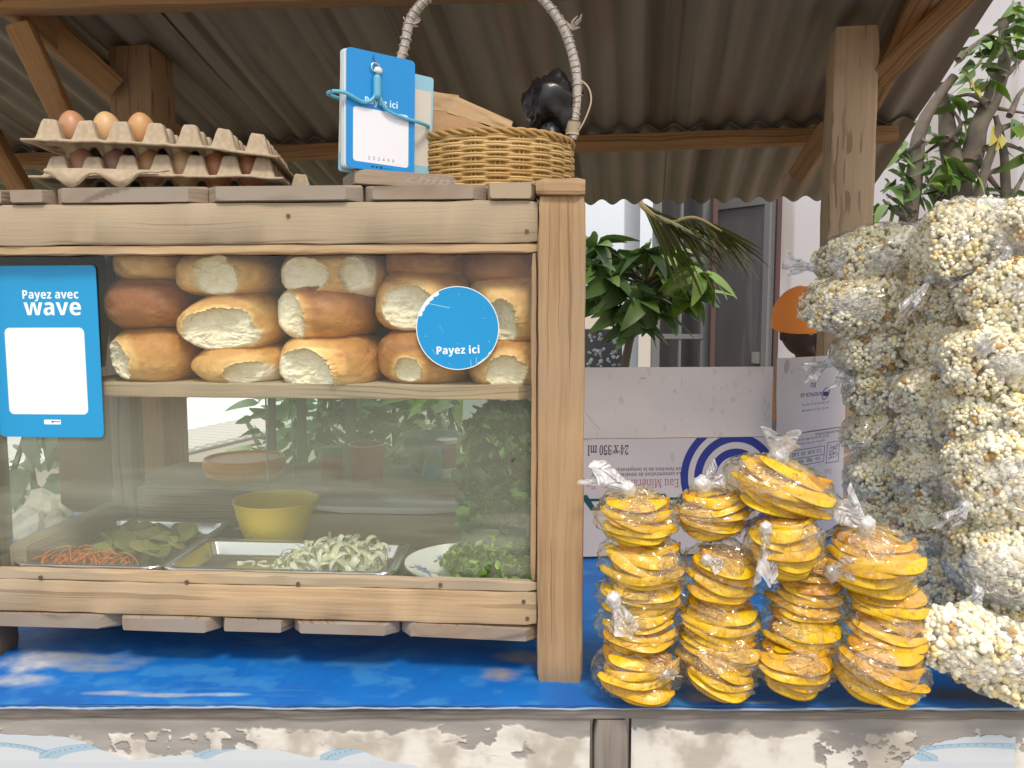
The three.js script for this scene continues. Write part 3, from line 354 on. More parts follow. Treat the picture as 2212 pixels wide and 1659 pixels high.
// ---------------------------------------------------------------- display case
const ZC = 1.10, yy = (v, z = ZC, u = 1160) => P(u, v, z).y, XL = P(-12, 1205, 1.115).x, XR = P(1160, 900, ZC).x, ZB = 1.43;
const CASE = thing('display_case', V(XL, YC, -ZC), 'wooden glass fronted bread display case on the blue counter', 'display case');
const yTop = yy(392), yTB = yy(432), yTb = yy(524), ySt = yy(546), ySill = yy(1257), yB1 = yy(1281), yB0 = yy(1352), yF = P(600, 1215, 1.25).y - 0.018;
const yFl = 1.046; // case floor
{
  seed(51); const w = XR - XL, cx = (XL + XR) / 2;
  wpart('top_rail', board(w + 0.05, yTB - yTb, 0.045, { n: 60, rough: 0.0012 }), W_TAN, CASE, V(cx - 0.025, (yTB + yTb) / 2, -ZC - 0.0225));
  wpart('bead', board(w, yTb - ySt - 0.001, 0.02, { n: 60, rough: 0.0015 }), W_TAN, CASE, V(cx, (yTb + ySt) / 2, -ZC - 0.0125));
  wpart('bead', board(w, ySill - yB1 - 0.001, 0.014, { n: 60, rough: 0.0012 }), W_TAN, CASE, V(cx, (ySill + yB1) / 2, -ZC - 0.0085));
  wpart('bottom_rail', board(w + 0.05, yB1 - yB0, 0.045, { n: 60, rough: 0.0012 }), W_TAN, CASE, V(cx - 0.025, (yB1 + yB0) / 2, -ZC - 0.0225));
  const xb = P(1146, 900, ZC).x; wpart('side_bead', upright(ySt - ySill, XR - xb - 0.001, 0.02, { rough: 0.001 }), W_POST, CASE, V((XR + xb) / 2, (ySt + ySill) / 2, -ZC - 0.0115));
  { const ng = new THREE.CylinderGeometry(0.0028, 0.0028, 0.002, 10).rotateX(Math.PI / 2), nm = std([0.10, 0.075, 0.06], { roughness: 0.6 }); for (const [u, v] of [[1138, 500], [622, 466], [1131, 1300], [1139, 1337], [86, 1248], [951, 1264], [402, 1258], [643, 1262]]) { const p = P(u, v, ZC - 0.0015); wpart('nail', ng, nm, CASE, V(p.x, p.y, -ZC + 0.0004)); } }
  // corner posts
  const pw = P(1262, 900, 1.091).x - XR - 0.001, post = (x, z, h0, h1, m = W_POST, ww = pw, dd = 0.06) => wpart('post', upright(h1 - h0, ww, dd, { r: 0.004, rough: 0.0012, n: 50 }), m, CASE, V(x, (h0 + h1) / 2, z));
  post(XR + 0.001 + pw / 2, -1.091 - 0.03, YC, yy(424, 1.091)); post(XL - 0.032, -1.101 - 0.03, YC, yTb, W_DARK);
  post(XL + 0.0205, -ZB - 0.02, YC, yTop - 0.02, W_GREY, 0.041, 0.045); post(XR - 0.02, -ZB - 0.02, YC, yTop - 0.02, W_GREY, 0.05, 0.045);
  wpart('post_cap', board(pw + 0.002, yy(384, 1.085) - yy(424, 1.091) - 0.001, 0.075, { r: 0.005, rough: 0.002 }), W_POST, CASE, V(XR + pw / 2 - 0.001, (yy(384, 1.085) + yy(424, 1.091)) / 2, -1.122));
  // boards of the roof of the case, their ends to the front
  const ends = [-120, 17, 105, 439, 780, 1048, 1158], ho = [0, -0.001, 0.001, 0.001, 0, 0.002]; let tw = yTop - yTB;
  for (let i = 0; i < 6; i++) { const a = P(ends[i], 415, ZC).x + 0.0015, b = P(ends[i + 1], 415, ZC).x - 0.0015, h = tw - 0.002 + ho[i]; const m = wpart('top_board', inward(0.40, h, b - a, { r: 0.003, rough: 0.0015 }), i === 5 ? W_TAN : W_GREY, CASE, V((a + b) / 2, yTB + h / 2 + 0.0005, -ZC - 0.198 + (i % 2) * 0.003)); }
  // floor boards
  const fe = [-120, 249, 470, 625, 859, 1166], fh = [0.024, 0.023, 0.021, 0.020, 0.023];
  for (let i = 0; i < 5; i++) { const a = P(fe[i], 1370, ZC).x + 0.0013, b = P(fe[i + 1], 1370, ZC).x - 0.0013, h = fh[i]; const g = inward(0.40, h, b - a, { r: 0.003, rough: 0.0025 }); wpart('floor_board', g, W_GREY, CASE, V((a + b) / 2, yB0 - h / 2 - 0.001, -ZC - 0.199 + (i % 2) * 0.004), [0, 0, i === 4 ? -0.022 : 0]); }
  wpart('inner_floor', board(w - 0.002, 0.012, ZB - ZC - 0.05, { rough: 0 }), W_DARK, CASE, V(cx, yFl - 0.006, -(ZB + ZC) / 2 - 0.02));
  // back: bottom rail and sliding glass
  const yR = P(700, 1051, ZB).y; wpart('back_rail', board(w - 0.094, yR - yFl - 0.004, 0.03), W_GREY, CASE, V(cx - 0.003, (yR + yFl) / 2, -ZB - 0.015));
  wpart('side_rail', inward(ZB - ZC - 0.05, yR - yFl - 0.03, 0.03), W_GREY, CASE, V(XL + 0.0155, (yR + yFl) / 2 - 0.015, -(ZB + ZC) / 2 - 0.02));
  wpart('shelf_board', board(0.72, 0.020, 0.26, { rough: 0.001 }), W_TAN, CASE, V(0, 0, 0)); const sb = CASE.children[CASE.children.length - 1];
  const sx0 = P(200, 850, 1.13).x, sx1 = P(1150, 850, 1.13).x, shTop = P(700, 829, 1.14).y; sb.geometry = board(sx1 - sx0 + 0.06, 0.021, 0.27, { rough: 0.001 }); sb.position.set((sx0 + sx1) / 2 - 0.03 - XL, shTop - 0.0105 - YC, -(1.137 + 0.135) + ZC);
  CASE.userData.shTop = shTop; const SB = shTop + 0.002;
  // dusty panes
  const dust = dtex(512, 512, (x, y) => { const n = 0.5 + 0.5 * fbm(x * 4, y * 4, 0, 5), sm = sst(0.55, 0.75, fbm(x * 3 + 7, y * 14, 0, 4)); const v = clamp((n * 0.6 + sm * 0.25) * (0.16 + 0.88 * sst(0.66, 0.38, y))); return [v, v, v]; }, false, THREE.ClampToEdgeWrapping);
  const film = phy([0.66, 0.68, 0.55], { transparent: true, opacity: 0.42, alphaMap: dust, roughness: 0.9, side: THREE.DoubleSide });
  const glass = phy([0.96, 0.985, 0.965], { transmission: 1, thickness: 0, roughness: 0.02, ior: 1.5 });
  const green = phy([0.72, 0.86, 0.78], { transmission: 1, thickness: 0, roughness: 0.03, ior: 1.5 });
  const pane = (name, ww, hh, m, p, r) => wpart(name, new THREE.PlaneGeometry(ww, hh), m, CASE, p, r);
  pane('front_pane', w, ySt - ySill + 0.02, glass, V(cx, (ySt + ySill) / 2, -ZC - 0.0265)); pane('glass_dust', w, ySt - ySill + 0.02, film, V(cx, (ySt + ySill) / 2, -ZC - 0.0275));
  pane('side_pane', ZB - ZC, yTb - yFl, glass, V(XL - 0.002, (yTb + yFl) / 2, -(ZB + ZC) / 2), [0, Math.PI / 2, 0]); pane('glass_dust', ZB - ZC, yTb - yFl, film, V(XL - 0.001, (yTb + yFl) / 2, -(ZB + ZC) / 2), [0, Math.PI / 2, 0]);
  const edge = std([0.35, 0.6, 0.5], { roughness: 0.2 });
  for (const [u0, u1, z] of [[575, 905, ZB + 0.036], [631, 1150, ZB + 0.046]]) { const a = P(u0, 900, z).x, b = P(u1, 900, z).x; pane('back_pane', b - a, yTb - yR, green, V((a + b) / 2, (yTb + yR) / 2, -z)); wpart('glass_edge', box(0.0015, yTb - yR, 0.005), edge, CASE, V(a, (yTb + yR) / 2, -z)); }
  wpart('back_board', board(w - 0.094, yTB - SB - 0.004, 0.012, { rough: 0 }), W_DARK, CASE, V(cx - 0.003, (yTB + SB) / 2, -ZB - 0.02)); wpart('side_board', inward(ZB - ZC - 0.03, yTB - SB, 0.008, { rough: 0 }), W_DARK, CASE, V(XL + 0.006, (yTB + SB) / 2, -(ZB + ZC) / 2 - 0.012));
  wpart('rear_ledge', board(w + 0.1, 0.02, 0.30), W_GREY, CASE, V(cx, 1.10 - 0.01, -ZB - 0.20)); for (const X of [XL + 0.1, XR - 0.1]) wpart('bracket', upright(1.08 - YC, 0.03, 0.03), W_GREY, CASE, V(X, (1.08 + YC) / 2, -ZB - 0.25));
}
const SHELF = CASE.userData.shTop; delete CASE.userData.shTop;
// ---------------------------------------------------------------- loaves on the shelf
const crustBump = dtex(256, 256, (x, y) => { const v = fbm(x * 30, y * 30, 0, 4); return [v, v, v]; }, false);
const M_CRUST = phy([1, 1, 1], { vertexColors: true, roughness: 0.62, bumpMap: crustBump, bumpScale: 0.0014, clearcoat: 0.05, clearcoatRoughness: 0.5 });
const M_CRUMB = std([1, 1, 1], { vertexColors: true, roughness: 0.95 });
function loaf(u, v, w, h, o, label) { // w, h seen in sheet pixels; tears: [du, dv, rw, rh]
  const { tears = [], z = 1.145, pale = 0.4, s = 1, len = 0.2, yaw = 0, roll = 0, nose = 0 } = o; seed(s);
  const k = M(z), a = w * k / 2 * 1.06, b = h * k / 2 * 1.26, c = len / 2, ctr = P(u, v, z); ctr.z -= c * 0.85;
  const g = new THREE.SphereGeometry(1, 120, 90); g.rotateX(Math.PI / 2); const p = g.attributes.position, col = [], isC = [];
  const pts = [];
  for (let i = 0; i < p.count; i++) {
    const n = V(p.getX(i), p.getY(i), p.getZ(i)); const e = 0.76, q = (x) => Math.sign(x) * Math.pow(Math.abs(x), e);
    let x = q(n.x) * a, y = q(n.y) * b, z2 = q(n.z) * c; if (n.y < -0.2) y *= 0.93;
    if (nose) { const t = clamp(-nose * x / a); y *= 1 - 0.55 * t * t; x *= 1 + 0.05 * t; }
    const nz = 0.05 * sn(n.x * 1.7 + s, n.y * 1.7, n.z * 1.7) + 0.008 * sn(n.x * 6, n.y * 6 + s, n.z * 6); x *= 1 + nz; y *= 1 + nz * 1.3; z2 *= 1 + nz;
    let crumb = 0, near = 9;
    if (n.z > 0.05) for (const [du, dv, rw0, rh0] of tears) { const rw = rw0 * 1.14, rh = rh0 * 1.2;
      const dx = (x - du * k) / (rw * k), dy = (y + dv * k) / (rh * k), ang = Math.atan2(dy, dx), r = Math.hypot(dx, dy) + 0.15 * sn(Math.cos(ang) * 1.8 + s, Math.sin(ang) * 1.8, du) + 0.05 * sn(x * 300, y * 300, s); near = Math.min(near, r);
      if (r < 1) { crumb = 1; const zf = c * 0.80, zz = lerp(z2, Math.min(z2, zf), 0.85); z2 = zz - 0.006 * (1 - r) + 0.007 * (fbm(x * 90 + s, y * 160, 0, 4) - 0.5) + 0.002 * sn(x * 500, y * 700, s); }
      else if (r < 1.18) z2 += 0.0015 * (1.18 - r) / 0.18 + 0.002 * sn(x * 300, y * 300, s);
    }
    pts.push(V(x, y, z2)); isC.push(crumb);
    if (crumb) { const t = fbm(x * 90, y * 90, s + 0.5, 4); col.push(...mix3([0.84, 0.74, 0.50], [0.98, 0.93, 0.76], clamp(t * 1.5 - 0.15))); }
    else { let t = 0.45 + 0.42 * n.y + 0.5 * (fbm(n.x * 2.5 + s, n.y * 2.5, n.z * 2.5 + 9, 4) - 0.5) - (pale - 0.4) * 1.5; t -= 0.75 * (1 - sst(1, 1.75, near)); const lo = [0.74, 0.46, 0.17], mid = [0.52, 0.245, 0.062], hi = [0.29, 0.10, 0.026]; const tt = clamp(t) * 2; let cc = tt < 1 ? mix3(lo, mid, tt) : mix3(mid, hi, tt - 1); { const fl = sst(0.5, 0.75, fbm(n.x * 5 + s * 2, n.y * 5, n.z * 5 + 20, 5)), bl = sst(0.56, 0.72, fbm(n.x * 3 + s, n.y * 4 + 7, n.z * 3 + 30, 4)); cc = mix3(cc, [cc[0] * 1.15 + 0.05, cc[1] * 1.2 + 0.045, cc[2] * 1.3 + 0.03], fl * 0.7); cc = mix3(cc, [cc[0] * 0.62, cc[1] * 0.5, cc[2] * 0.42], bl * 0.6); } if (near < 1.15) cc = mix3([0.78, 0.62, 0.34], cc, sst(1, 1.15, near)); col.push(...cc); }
  }
  const idx = g.index.array, A = [], B = []; for (let i = 0; i < idx.length; i += 3) { const m = isC[idx[i]] + isC[idx[i + 1]] + isC[idx[i + 2]]; (m >= 2 ? B : A).push(idx[i], idx[i + 1], idx[i + 2]); }
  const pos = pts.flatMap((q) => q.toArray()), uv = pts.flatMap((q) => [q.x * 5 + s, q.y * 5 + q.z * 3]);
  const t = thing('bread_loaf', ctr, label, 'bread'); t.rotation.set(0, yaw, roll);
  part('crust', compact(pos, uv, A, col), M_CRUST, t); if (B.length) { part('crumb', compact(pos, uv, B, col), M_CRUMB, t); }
  return t;
}
function compact(pos, uv, idx, col) { const m = new Map(), P2 = [], U2 = [], C2 = [], I2 = []; for (const i of idx) { if (!m.has(i)) { m.set(i, m.size); P2.push(pos[i * 3], pos[i * 3 + 1], pos[i * 3 + 2]); U2.push(uv[i * 2], uv[i * 2 + 1]); C2.push(col[i * 3], col[i * 3 + 1], col[i * 3 + 2]); } I2.push(m.get(i)); } return geo(P2, U2, I2, C2); }
// bottom row
loaf(300, 772, 185, 118, { s: 1, tears: [[-62, 16, 40, 40]], pale: 0.45 }, 'golden loaf torn at its left end, lowest row beside the payment card');
loaf(490, 792, 205, 92, { s: 2, tears: [[55, 20, 46, 26]], pale: 0.6, nose: 1 }, 'pale tapering loaf with a hollow ragged tear, bottom row second from left');
loaf(690, 790, 232, 118, { s: 3, tears: [[-38, 24, 60, 50]], pale: 0.45, z: 1.135 }, 'loaf with a wide white torn face overhanging the shelf edge');
loaf(905, 775, 212, 120, { s: 4, tears: [[-22, 24, 24, 22]], pale: 0.25 }, 'brown loaf with one small torn spot below left of the round sticker');
loaf(1090, 786, 180, 112, { s: 5, tears: [[4, 20, 38, 30]], pale: 0.5 }, 'loaf with a torn end and hanging crumb in the bottom right corner');
// middle row
loaf(290, 655, 195, 112, { s: 6, pale: 0.05 }, 'unbroken dark brown loaf beside the upper part of the payment card');
loaf(468, 700, 226, 124, { s: 7, tears: [[4, 16, 74, 42]], pale: 0.55, nose: 1, z: 1.138, roll: 0.05 }, 'loaf with a broad hollow tear and a pale nose to the left, middle row');
loaf(682, 676, 214, 122, { s: 8, tears: [[-70, 12, 42, 50]], pale: 0.2 }, 'glossy brown loaf with an upright white torn end, centre of the middle row');
loaf(905, 652, 220, 132, { s: 9, tears: [[-22, 14, 52, 40]], pale: 0.35 }, 'big loaf with its torn face half hidden by the round sticker');
loaf(1092, 672, 190, 146, { s: 10, tears: [[-10, 30, 28, 46]], pale: 0.6 }, 'golden loaf behind the right edge of the round sticker');
// top row
loaf(300, 572, 160, 80, { s: 11, pale: 1.1, z: 1.16 }, 'pale loaf end under the top rail, first in the top row');
loaf(456, 592, 208, 96, { s: 12, tears: [[14, 6, 42, 36]], pale: 0.9 }, 'pale cut loaf with a round white face, top row second from left');
loaf(702, 592, 230, 104, { s: 13, tears: [[-50, 4, 52, 32], [74, 4, 30, 38]], pale: 1.0 }, 'long pale loaf with white crumb at both ends in the top row');
loaf(915, 565, 190, 88, { s: 14, pale: 0.15, z: 1.16 }, 'brown loaf squeezed under the top rail above the big torn loaf');
loaf(1085, 572, 200, 92, { s: 15, pale: 0.1, z: 1.16 }, 'reddish brown loaf in the upper right corner of the case');
// ---------------------------------------------------------------- trays and salad inside
const STEEL = std([0.72, 0.73, 0.74], { metalness: 1, roughness: 0.24, side: THREE.DoubleSide });
function trayGeo(w, d, h, rim, rc) {
  const ring = (ww, dd, r, y) => { const o = []; for (const [sx, sz, a0] of [[1, 1, 0], [-1, 1, 1], [-1, -1, 2], [1, -1, 3]]) for (let k = 0; k < 9; k++) { const a = (a0 + k / 8) * Math.PI / 2; o.push([sx * (ww / 2 - r) + r * Math.cos(a), y, sz * (dd / 2 - r) + r * Math.sin(a)]); } return o; };
  const rings = [ring(w + 0.001, d + 0.001, rc, h - 0.005), ring(w + 0.002, d + 0.002, rc, h - 0.002), ring(w, d, rc, h), ring(w - rim * 1.6, d - rim * 1.6, rc - rim * 0.8, h), ring(w - rim * 2, d - rim * 2, rc - rim, h - 0.002), ring(w - rim * 2 - 0.012, d - rim * 2 - 0.012, rc - rim, 0.006), ring(w - rim * 2 - 0.03, d - rim * 2 - 0.03, rc - rim - 0.004, 0.001), ring(0.02, 0.02, 0.004, 0.001)];
  const n = 36, pos = [], idx = []; rings.forEach((r) => r.forEach((p) => pos.push(...p))); for (let j = 0; j < rings.length - 1; j++) for (let i = 0; i < n; i++) { const a = j * n + i, b = j * n + (i + 1) % n; idx.push(a, a + n, b, b, a + n, b + n); }
  return creased(pos, null, idx, 0.8);
}
const rimY = P(600, 1234, 1.115).y, TH = rimY - yFl - 0.002;
function shreds(n, fn) { const gs = []; for (let i = 0; i < n; i++) gs.push(fn(i)); return mergeGeometries(gs); }
const tr = (g, p, r, s = 1) => { const o = new THREE.Object3D(); o.position.copy(p); o.rotation.set(...r); o.scale.setScalar(s); o.updateMatrix(); return g.clone().applyMatrix4(o.matrix); };
const rect = (u0, u1, v, z) => [P(u0, v, z).x, P(u1, v, z).x];
{ seed(61);
  const [a, b] = rect(10, 346, 1230, 1.12), d1 = 0.265, c1 = V((a + b) / 2, yFl + 0.001, -1.122 - d1 / 2), t1 = thing('steel_tray', c1, 'shallow steel tray of shredded carrot in the left corner of the case', 'tray'); part('basin', trayGeo(b - a, d1, TH, 0.012, 0.03), STEEL, t1);
  const [c, e] = rect(336, 842, 1235, 1.116), d2 = 0.155, c2 = V((c + e) / 2 + 0.003, yFl + 0.001, -1.119 - d2 / 2), t2 = thing('steel_tray', c2, 'wide steel tray of sliced onion in the middle of the case', 'tray'); part('basin', trayGeo(e - c, d2, TH, 0.011, 0.026), STEEL, t2);
  const car = thing('carrot_shreds', c1.clone().add(V(0, 0.004, 0)), 'heap of orange grated carrot in the left steel tray', 'grated carrot'); 
  const q = P(170, 1210, 1.16);
  const cm = part('shreds', shreds(420, () => { const r = Math.sqrt(rnd()) , f = rnd() * 6.28, x = q.x - c1.x + r * Math.cos(f) * 0.062, z = 0.085 + r * Math.sin(f) * 0.038; const L = rr(0.012, 0.03); return tr(new THREE.TorusGeometry(L, 0.0012, 4, 6, rr(0.6, 1.2)), V(x, (1 - r) * 0.02 + 0.002, z), [rnd() * 6, rnd() * 6, rnd() * 6]).translate(0, -L * 0.2, 0); }), std([0.62, 0.17, 0.03], { roughness: 0.5 }), car); cm.userData.kind = 'stuff';
  const sl = thing('cucumber_slices', c1.clone().add(V(0, 0.004, 0)), 'scatter of dull green vegetable slices behind the grated carrot', 'vegetables');
  const ms = [std([0.20, 0.22, 0.06]), std([0.30, 0.26, 0.10]), std([0.12, 0.16, 0.05])]; for (let i = 0; i < 46; i++) part('slice', new THREE.CylinderGeometry(0.017, 0.017, 0.004, 14), ms[i % 3], sl, V(rr(-0.06, 0.075), 0.004 + rnd() * 0.016, rr(-0.10, 0.05)), [rr(-0.6, 0.6), 0, rr(-0.6, 0.6)]);
  const on = thing('onion_slices', c2.clone().add(V(0, 0.004, 0)), 'pile of pale sliced onion rings in the middle steel tray', 'sliced onion'), om = [phy([0.74, 0.76, 0.52], { roughness: 0.35, transmission: 0.25, thickness: 0, side: THREE.DoubleSide }), phy([0.84, 0.85, 0.72], { roughness: 0.35, transmission: 0.25, thickness: 0, side: THREE.DoubleSide })];
  const ring = new THREE.TorusGeometry(0.017, 0.0008, 5, 16, 3.4).scale(1, 1, 4.5); for (let i = 0; i < 260; i++) { const t = rnd(), x = lerp(-0.02, 0.135, Math.pow(t, 0.8)), hgt = 0.028 * sst(-0.03, 0.05, x) * (1 - 0.3 * sst(0.09, 0.13, x)); const m = part('onion_ring', ring, om[i % 2], on, V(x, 0.004 + rnd() * hgt, rr(-0.055, 0.055)), [rr(0, 3), rr(0, 3), rr(0, 3)]); m.scale.set(rr(0.4, 1.1), rr(0.4, 1.1), rr(0.7, 1.5)); }
  for (let i = 0; i < 12; i++) part('onion_ring', ring, om[1], on, V(rr(-0.09, -0.01), 0.005, rr(-0.05, 0.05)), [rr(1.2, 1.9), 0, rnd() * 6]).scale.setScalar(0.55);
}
const bowl = (r0, r1, h, th = 0.003, lip = 0) => { const p = [[0, 0], [r0, 0], [lerp(r0, r1, 0.35), h * 0.2], [lerp(r0, r1, 0.8), h * 0.65], [r1, h], [r1 + lip, h + 0.001], [r1 + lip, h + 0.004], [r1 - th, h + 0.003], [lerp(r0, r1, 0.8) - th, h * 0.65], [lerp(r0, r1, 0.3) - th, h * 0.2], [r0 * 0.8, th], [0, th]]; return new THREE.LatheGeometry(p.map(([x, y]) => new THREE.Vector2(x, y)), 48); };
{ const z = 1.345, c = P(598, 1152, z), r = 92 * M(z), top = P(598, 1083, z).y; const t = thing('yellow_bowl', V(c.x, yFl + 0.001, -z), 'empty yellow plastic bowl behind the onion tray', 'bowl'); part('body', bowl(r * 0.66, r, top - yFl, 0.003, 0.002), phy([0.62, 0.46, 0.03], { roughness: 0.4, side: THREE.DoubleSide }), t); }
{ const z = 1.33, a = P(660, 1150, z), b = P(993, 1150, z), top = P(800, 1094, z).y, t = thing('plastic_box', V((a.x + b.x) / 2, yFl + 0.001, -z - 0.045), 'low translucent plastic box with a grey lid behind the onion tray', 'box'), w = b.x - a.x, h = top - yFl;
  part('body', board(w, h - 0.014, 0.09, { r: 0.006, n: 4, rough: 0 }), phy([0.22, 0.15, 0.09], { roughness: 0.35 }), t, V(0, (h - 0.014) / 2, 0)); part('lid', board(w + 0.006, 0.012, 0.098, { r: 0.004, n: 4, rough: 0 }), phy([0.38, 0.37, 0.35], { roughness: 0.3 }), t, V(0, h - 0.007, 0)); }
function ruffle(L, W, s) { const pos = [], idx = [], N = 12, K = 13; for (let i = 0; i < N; i++) for (let j = 0; j < K; j++) { const t = i / (N - 1), q = j / (K - 1) * 2 - 1, w = W * Math.pow(Math.sin(Math.PI * (0.12 + 0.8 * t)), 0.7), ed = Math.max(t * t, q * q * 0.9); pos.push(q * w * 0.5 + 0.1 * W * sn(t * 5, q * 5, s), L * t + 0.16 * L * ed * sn(q * 6.5, t * 5, s + 3), 0.42 * W * ed * sn(q * 7 + s, t * 8, 5) - 0.3 * L * t * t); } for (let i = 0; i < N - 1; i++) for (let j = 0; j < K - 1; j++) { const a = i * K + j; idx.push(a, a + 1, a + K, a + 1, a + K + 1, a + K); } return geo(pos, null, idx); }
const greens = (n, place, mats, parent, L, W) => { const gs = mats.map(() => []); const pr = [ruffle(L, W, 1.3), ruffle(L, W, 4.7), ruffle(L, W, 8.1), ruffle(L, W, 12.9)]; for (let i = 0; i < n; i++) { const [p, r, s] = place(i); gs[Math.floor(rnd() * mats.length)].push(tr(pr[i % 4], p, r, s)); } gs.forEach((g, k) => { if (g.length) part('leaves', mergeGeometries(g), mats[k], parent).userData.kind = 'stuff'; }); };
{ seed(71); const z = 1.21, c = P(1066, 1050, z), t = thing('lettuce_bunch', V(c.x, yFl + 0.002, -z - 0.02), 'tall bunch of dark curly lettuce standing in the right corner of the case', 'lettuce'), H = P(1085, 915, z).y - yFl;
  greens(170, () => { const h = rnd(), ww = lerp(0.055, 0.045, h) * (0.6 + 0.5 * Math.sin(h * 3)), a = rnd() * 6.28, r = Math.sqrt(rnd()), x = Math.cos(a) * r * ww + lerp(0, 0.012, h); return [V(x - 0.002, H * (0.26 + 0.62 * h * (x < -0.02 ? 0.72 : 1)), Math.sin(a) * r * 0.045), [rr(-0.7, 0.9), a + Math.PI / 2, rr(-0.7, 0.7)], rr(0.7, 1.3)]; }, [leafMat([0.07, 0.20, 0.03]), leafMat([0.14, 0.33, 0.05]), leafMat([0.045, 0.13, 0.022])], t, 0.054, 0.062);
  const st = leafMat([0.20, 0.30, 0.10]); for (let i = 0; i < 14; i++) part('stem', limb([V(rr(-0.03, 0.03), 0, rr(-0.02, 0.02)), V(rr(-0.04, 0.04), H * 0.3, rr(-0.03, 0.03))], [0.004, 0.003], 5), st, t);
  part('jar', new THREE.LatheGeometry([[0, 0], [0.05, 0], [0.052, 0.05], [0.05, 0.075], [0.047, 0.075], [0.047, 0.006], [0, 0.006]].map(([x, y]) => new THREE.Vector2(x, y)), 32), phy([0.22, 0.25, 0.2], { roughness: 0.3, transmission: 0.4, thickness: 0 }), t); }
{ seed(73); const z = 1.175, a = P(873, 1215, z), pl = thing('oval_plate', V(a.x + 0.112, yFl + 0.001, -z - 0.012), 'white oval plate with blue flower print, heaped with chopped lettuce', 'plate');
  const pt = ctex(512, 512, (c, w, h) => { c.fillStyle = '#d9dcd8'; c.fillRect(0, 0, w, h); const fl = (x, y, s) => { for (let k = 0; k < 9; k++) { c.save(); c.translate(x, y); c.rotate(k * 0.7); c.fillStyle = k % 2 ? '#5d73a8' : '#8192bb'; c.beginPath(); c.ellipse(s * 0.6, 0, s * 0.5, s * 0.22, 0, 0, 7); c.fill(); c.restore(); } c.fillStyle = '#55724a'; for (const [dx, dy, r] of [[s * 1.5, -s * 0.4, 0.4], [-s * 1.1, s * 1.1, 2], [s, s * 1.2, 1]]) { c.beginPath(); c.ellipse(x + dx, y + dy, s * 0.6, s * 0.16, r, 0, 7); c.fill(); } }; fl(62, 270, 30); fl(256, 60, 24); fl(430, 200, 28); fl(150, 420, 24); fl(400, 420, 26); fl(120, 130, 22); });
  const N = 56, R = 12, pos = [], uv = [], idx = []; const prof = [[0, 0.004], [0.5, 0.004], [0.66, 0.008], [0.8, 0.016], [0.93, 0.024], [1, 0.027], [1.005, 0.025], [0.97, 0.021], [0.8, 0.012], [0.6, 0.002], [0.5, 0], [0, 0]];
  prof.forEach(([r, y]) => { for (let i = 0; i < N; i++) { const f = i / N * 6.2832; pos.push(Math.cos(f) * r * 0.112, y, Math.sin(f) * r * 0.058); uv.push(0.5 + 0.5 * r * Math.cos(f), 0.5 - 0.5 * r * Math.sin(f)); } }); for (let j = 0; j < R - 1; j++) for (let i = 0; i < N; i++) { const p = j * N + i, q = j * N + (i + 1) % N; idx.push(p, p + N, q, q, p + N, q + N); }
  part('body', creased(pos, uv, idx, 0.9), phy([1, 1, 1], { map: pt, roughness: 0.22, side: THREE.DoubleSide }), pl); pl.rotation.x = 0.25;
  const ch = thing('chopped_lettuce', V(a.x + 0.135, yFl + 0.012, -z - 0.01), 'bright green chopped lettuce piled on the oval plate', 'lettuce');
  greens(190, () => { const f = rnd() * 6.28, r = Math.sqrt(rnd()); return [V(Math.cos(f) * r * 0.082 + 0.01, (1 - r) * 0.028 + 0.005 * rnd() + 0.01 * sst(0, 0.08, Math.cos(f) * r * 0.08), Math.sin(f) * r * 0.045), [rr(-1.4, 1.4), rnd() * 6.28, rr(-1.4, 1.4)], rr(0.5, 1.05)]; }, [leafMat([0.24, 0.42, 0.05]), leafMat([0.30, 0.48, 0.08]), leafMat([0.16, 0.33, 0.04])], ch, 0.032, 0.036);
}
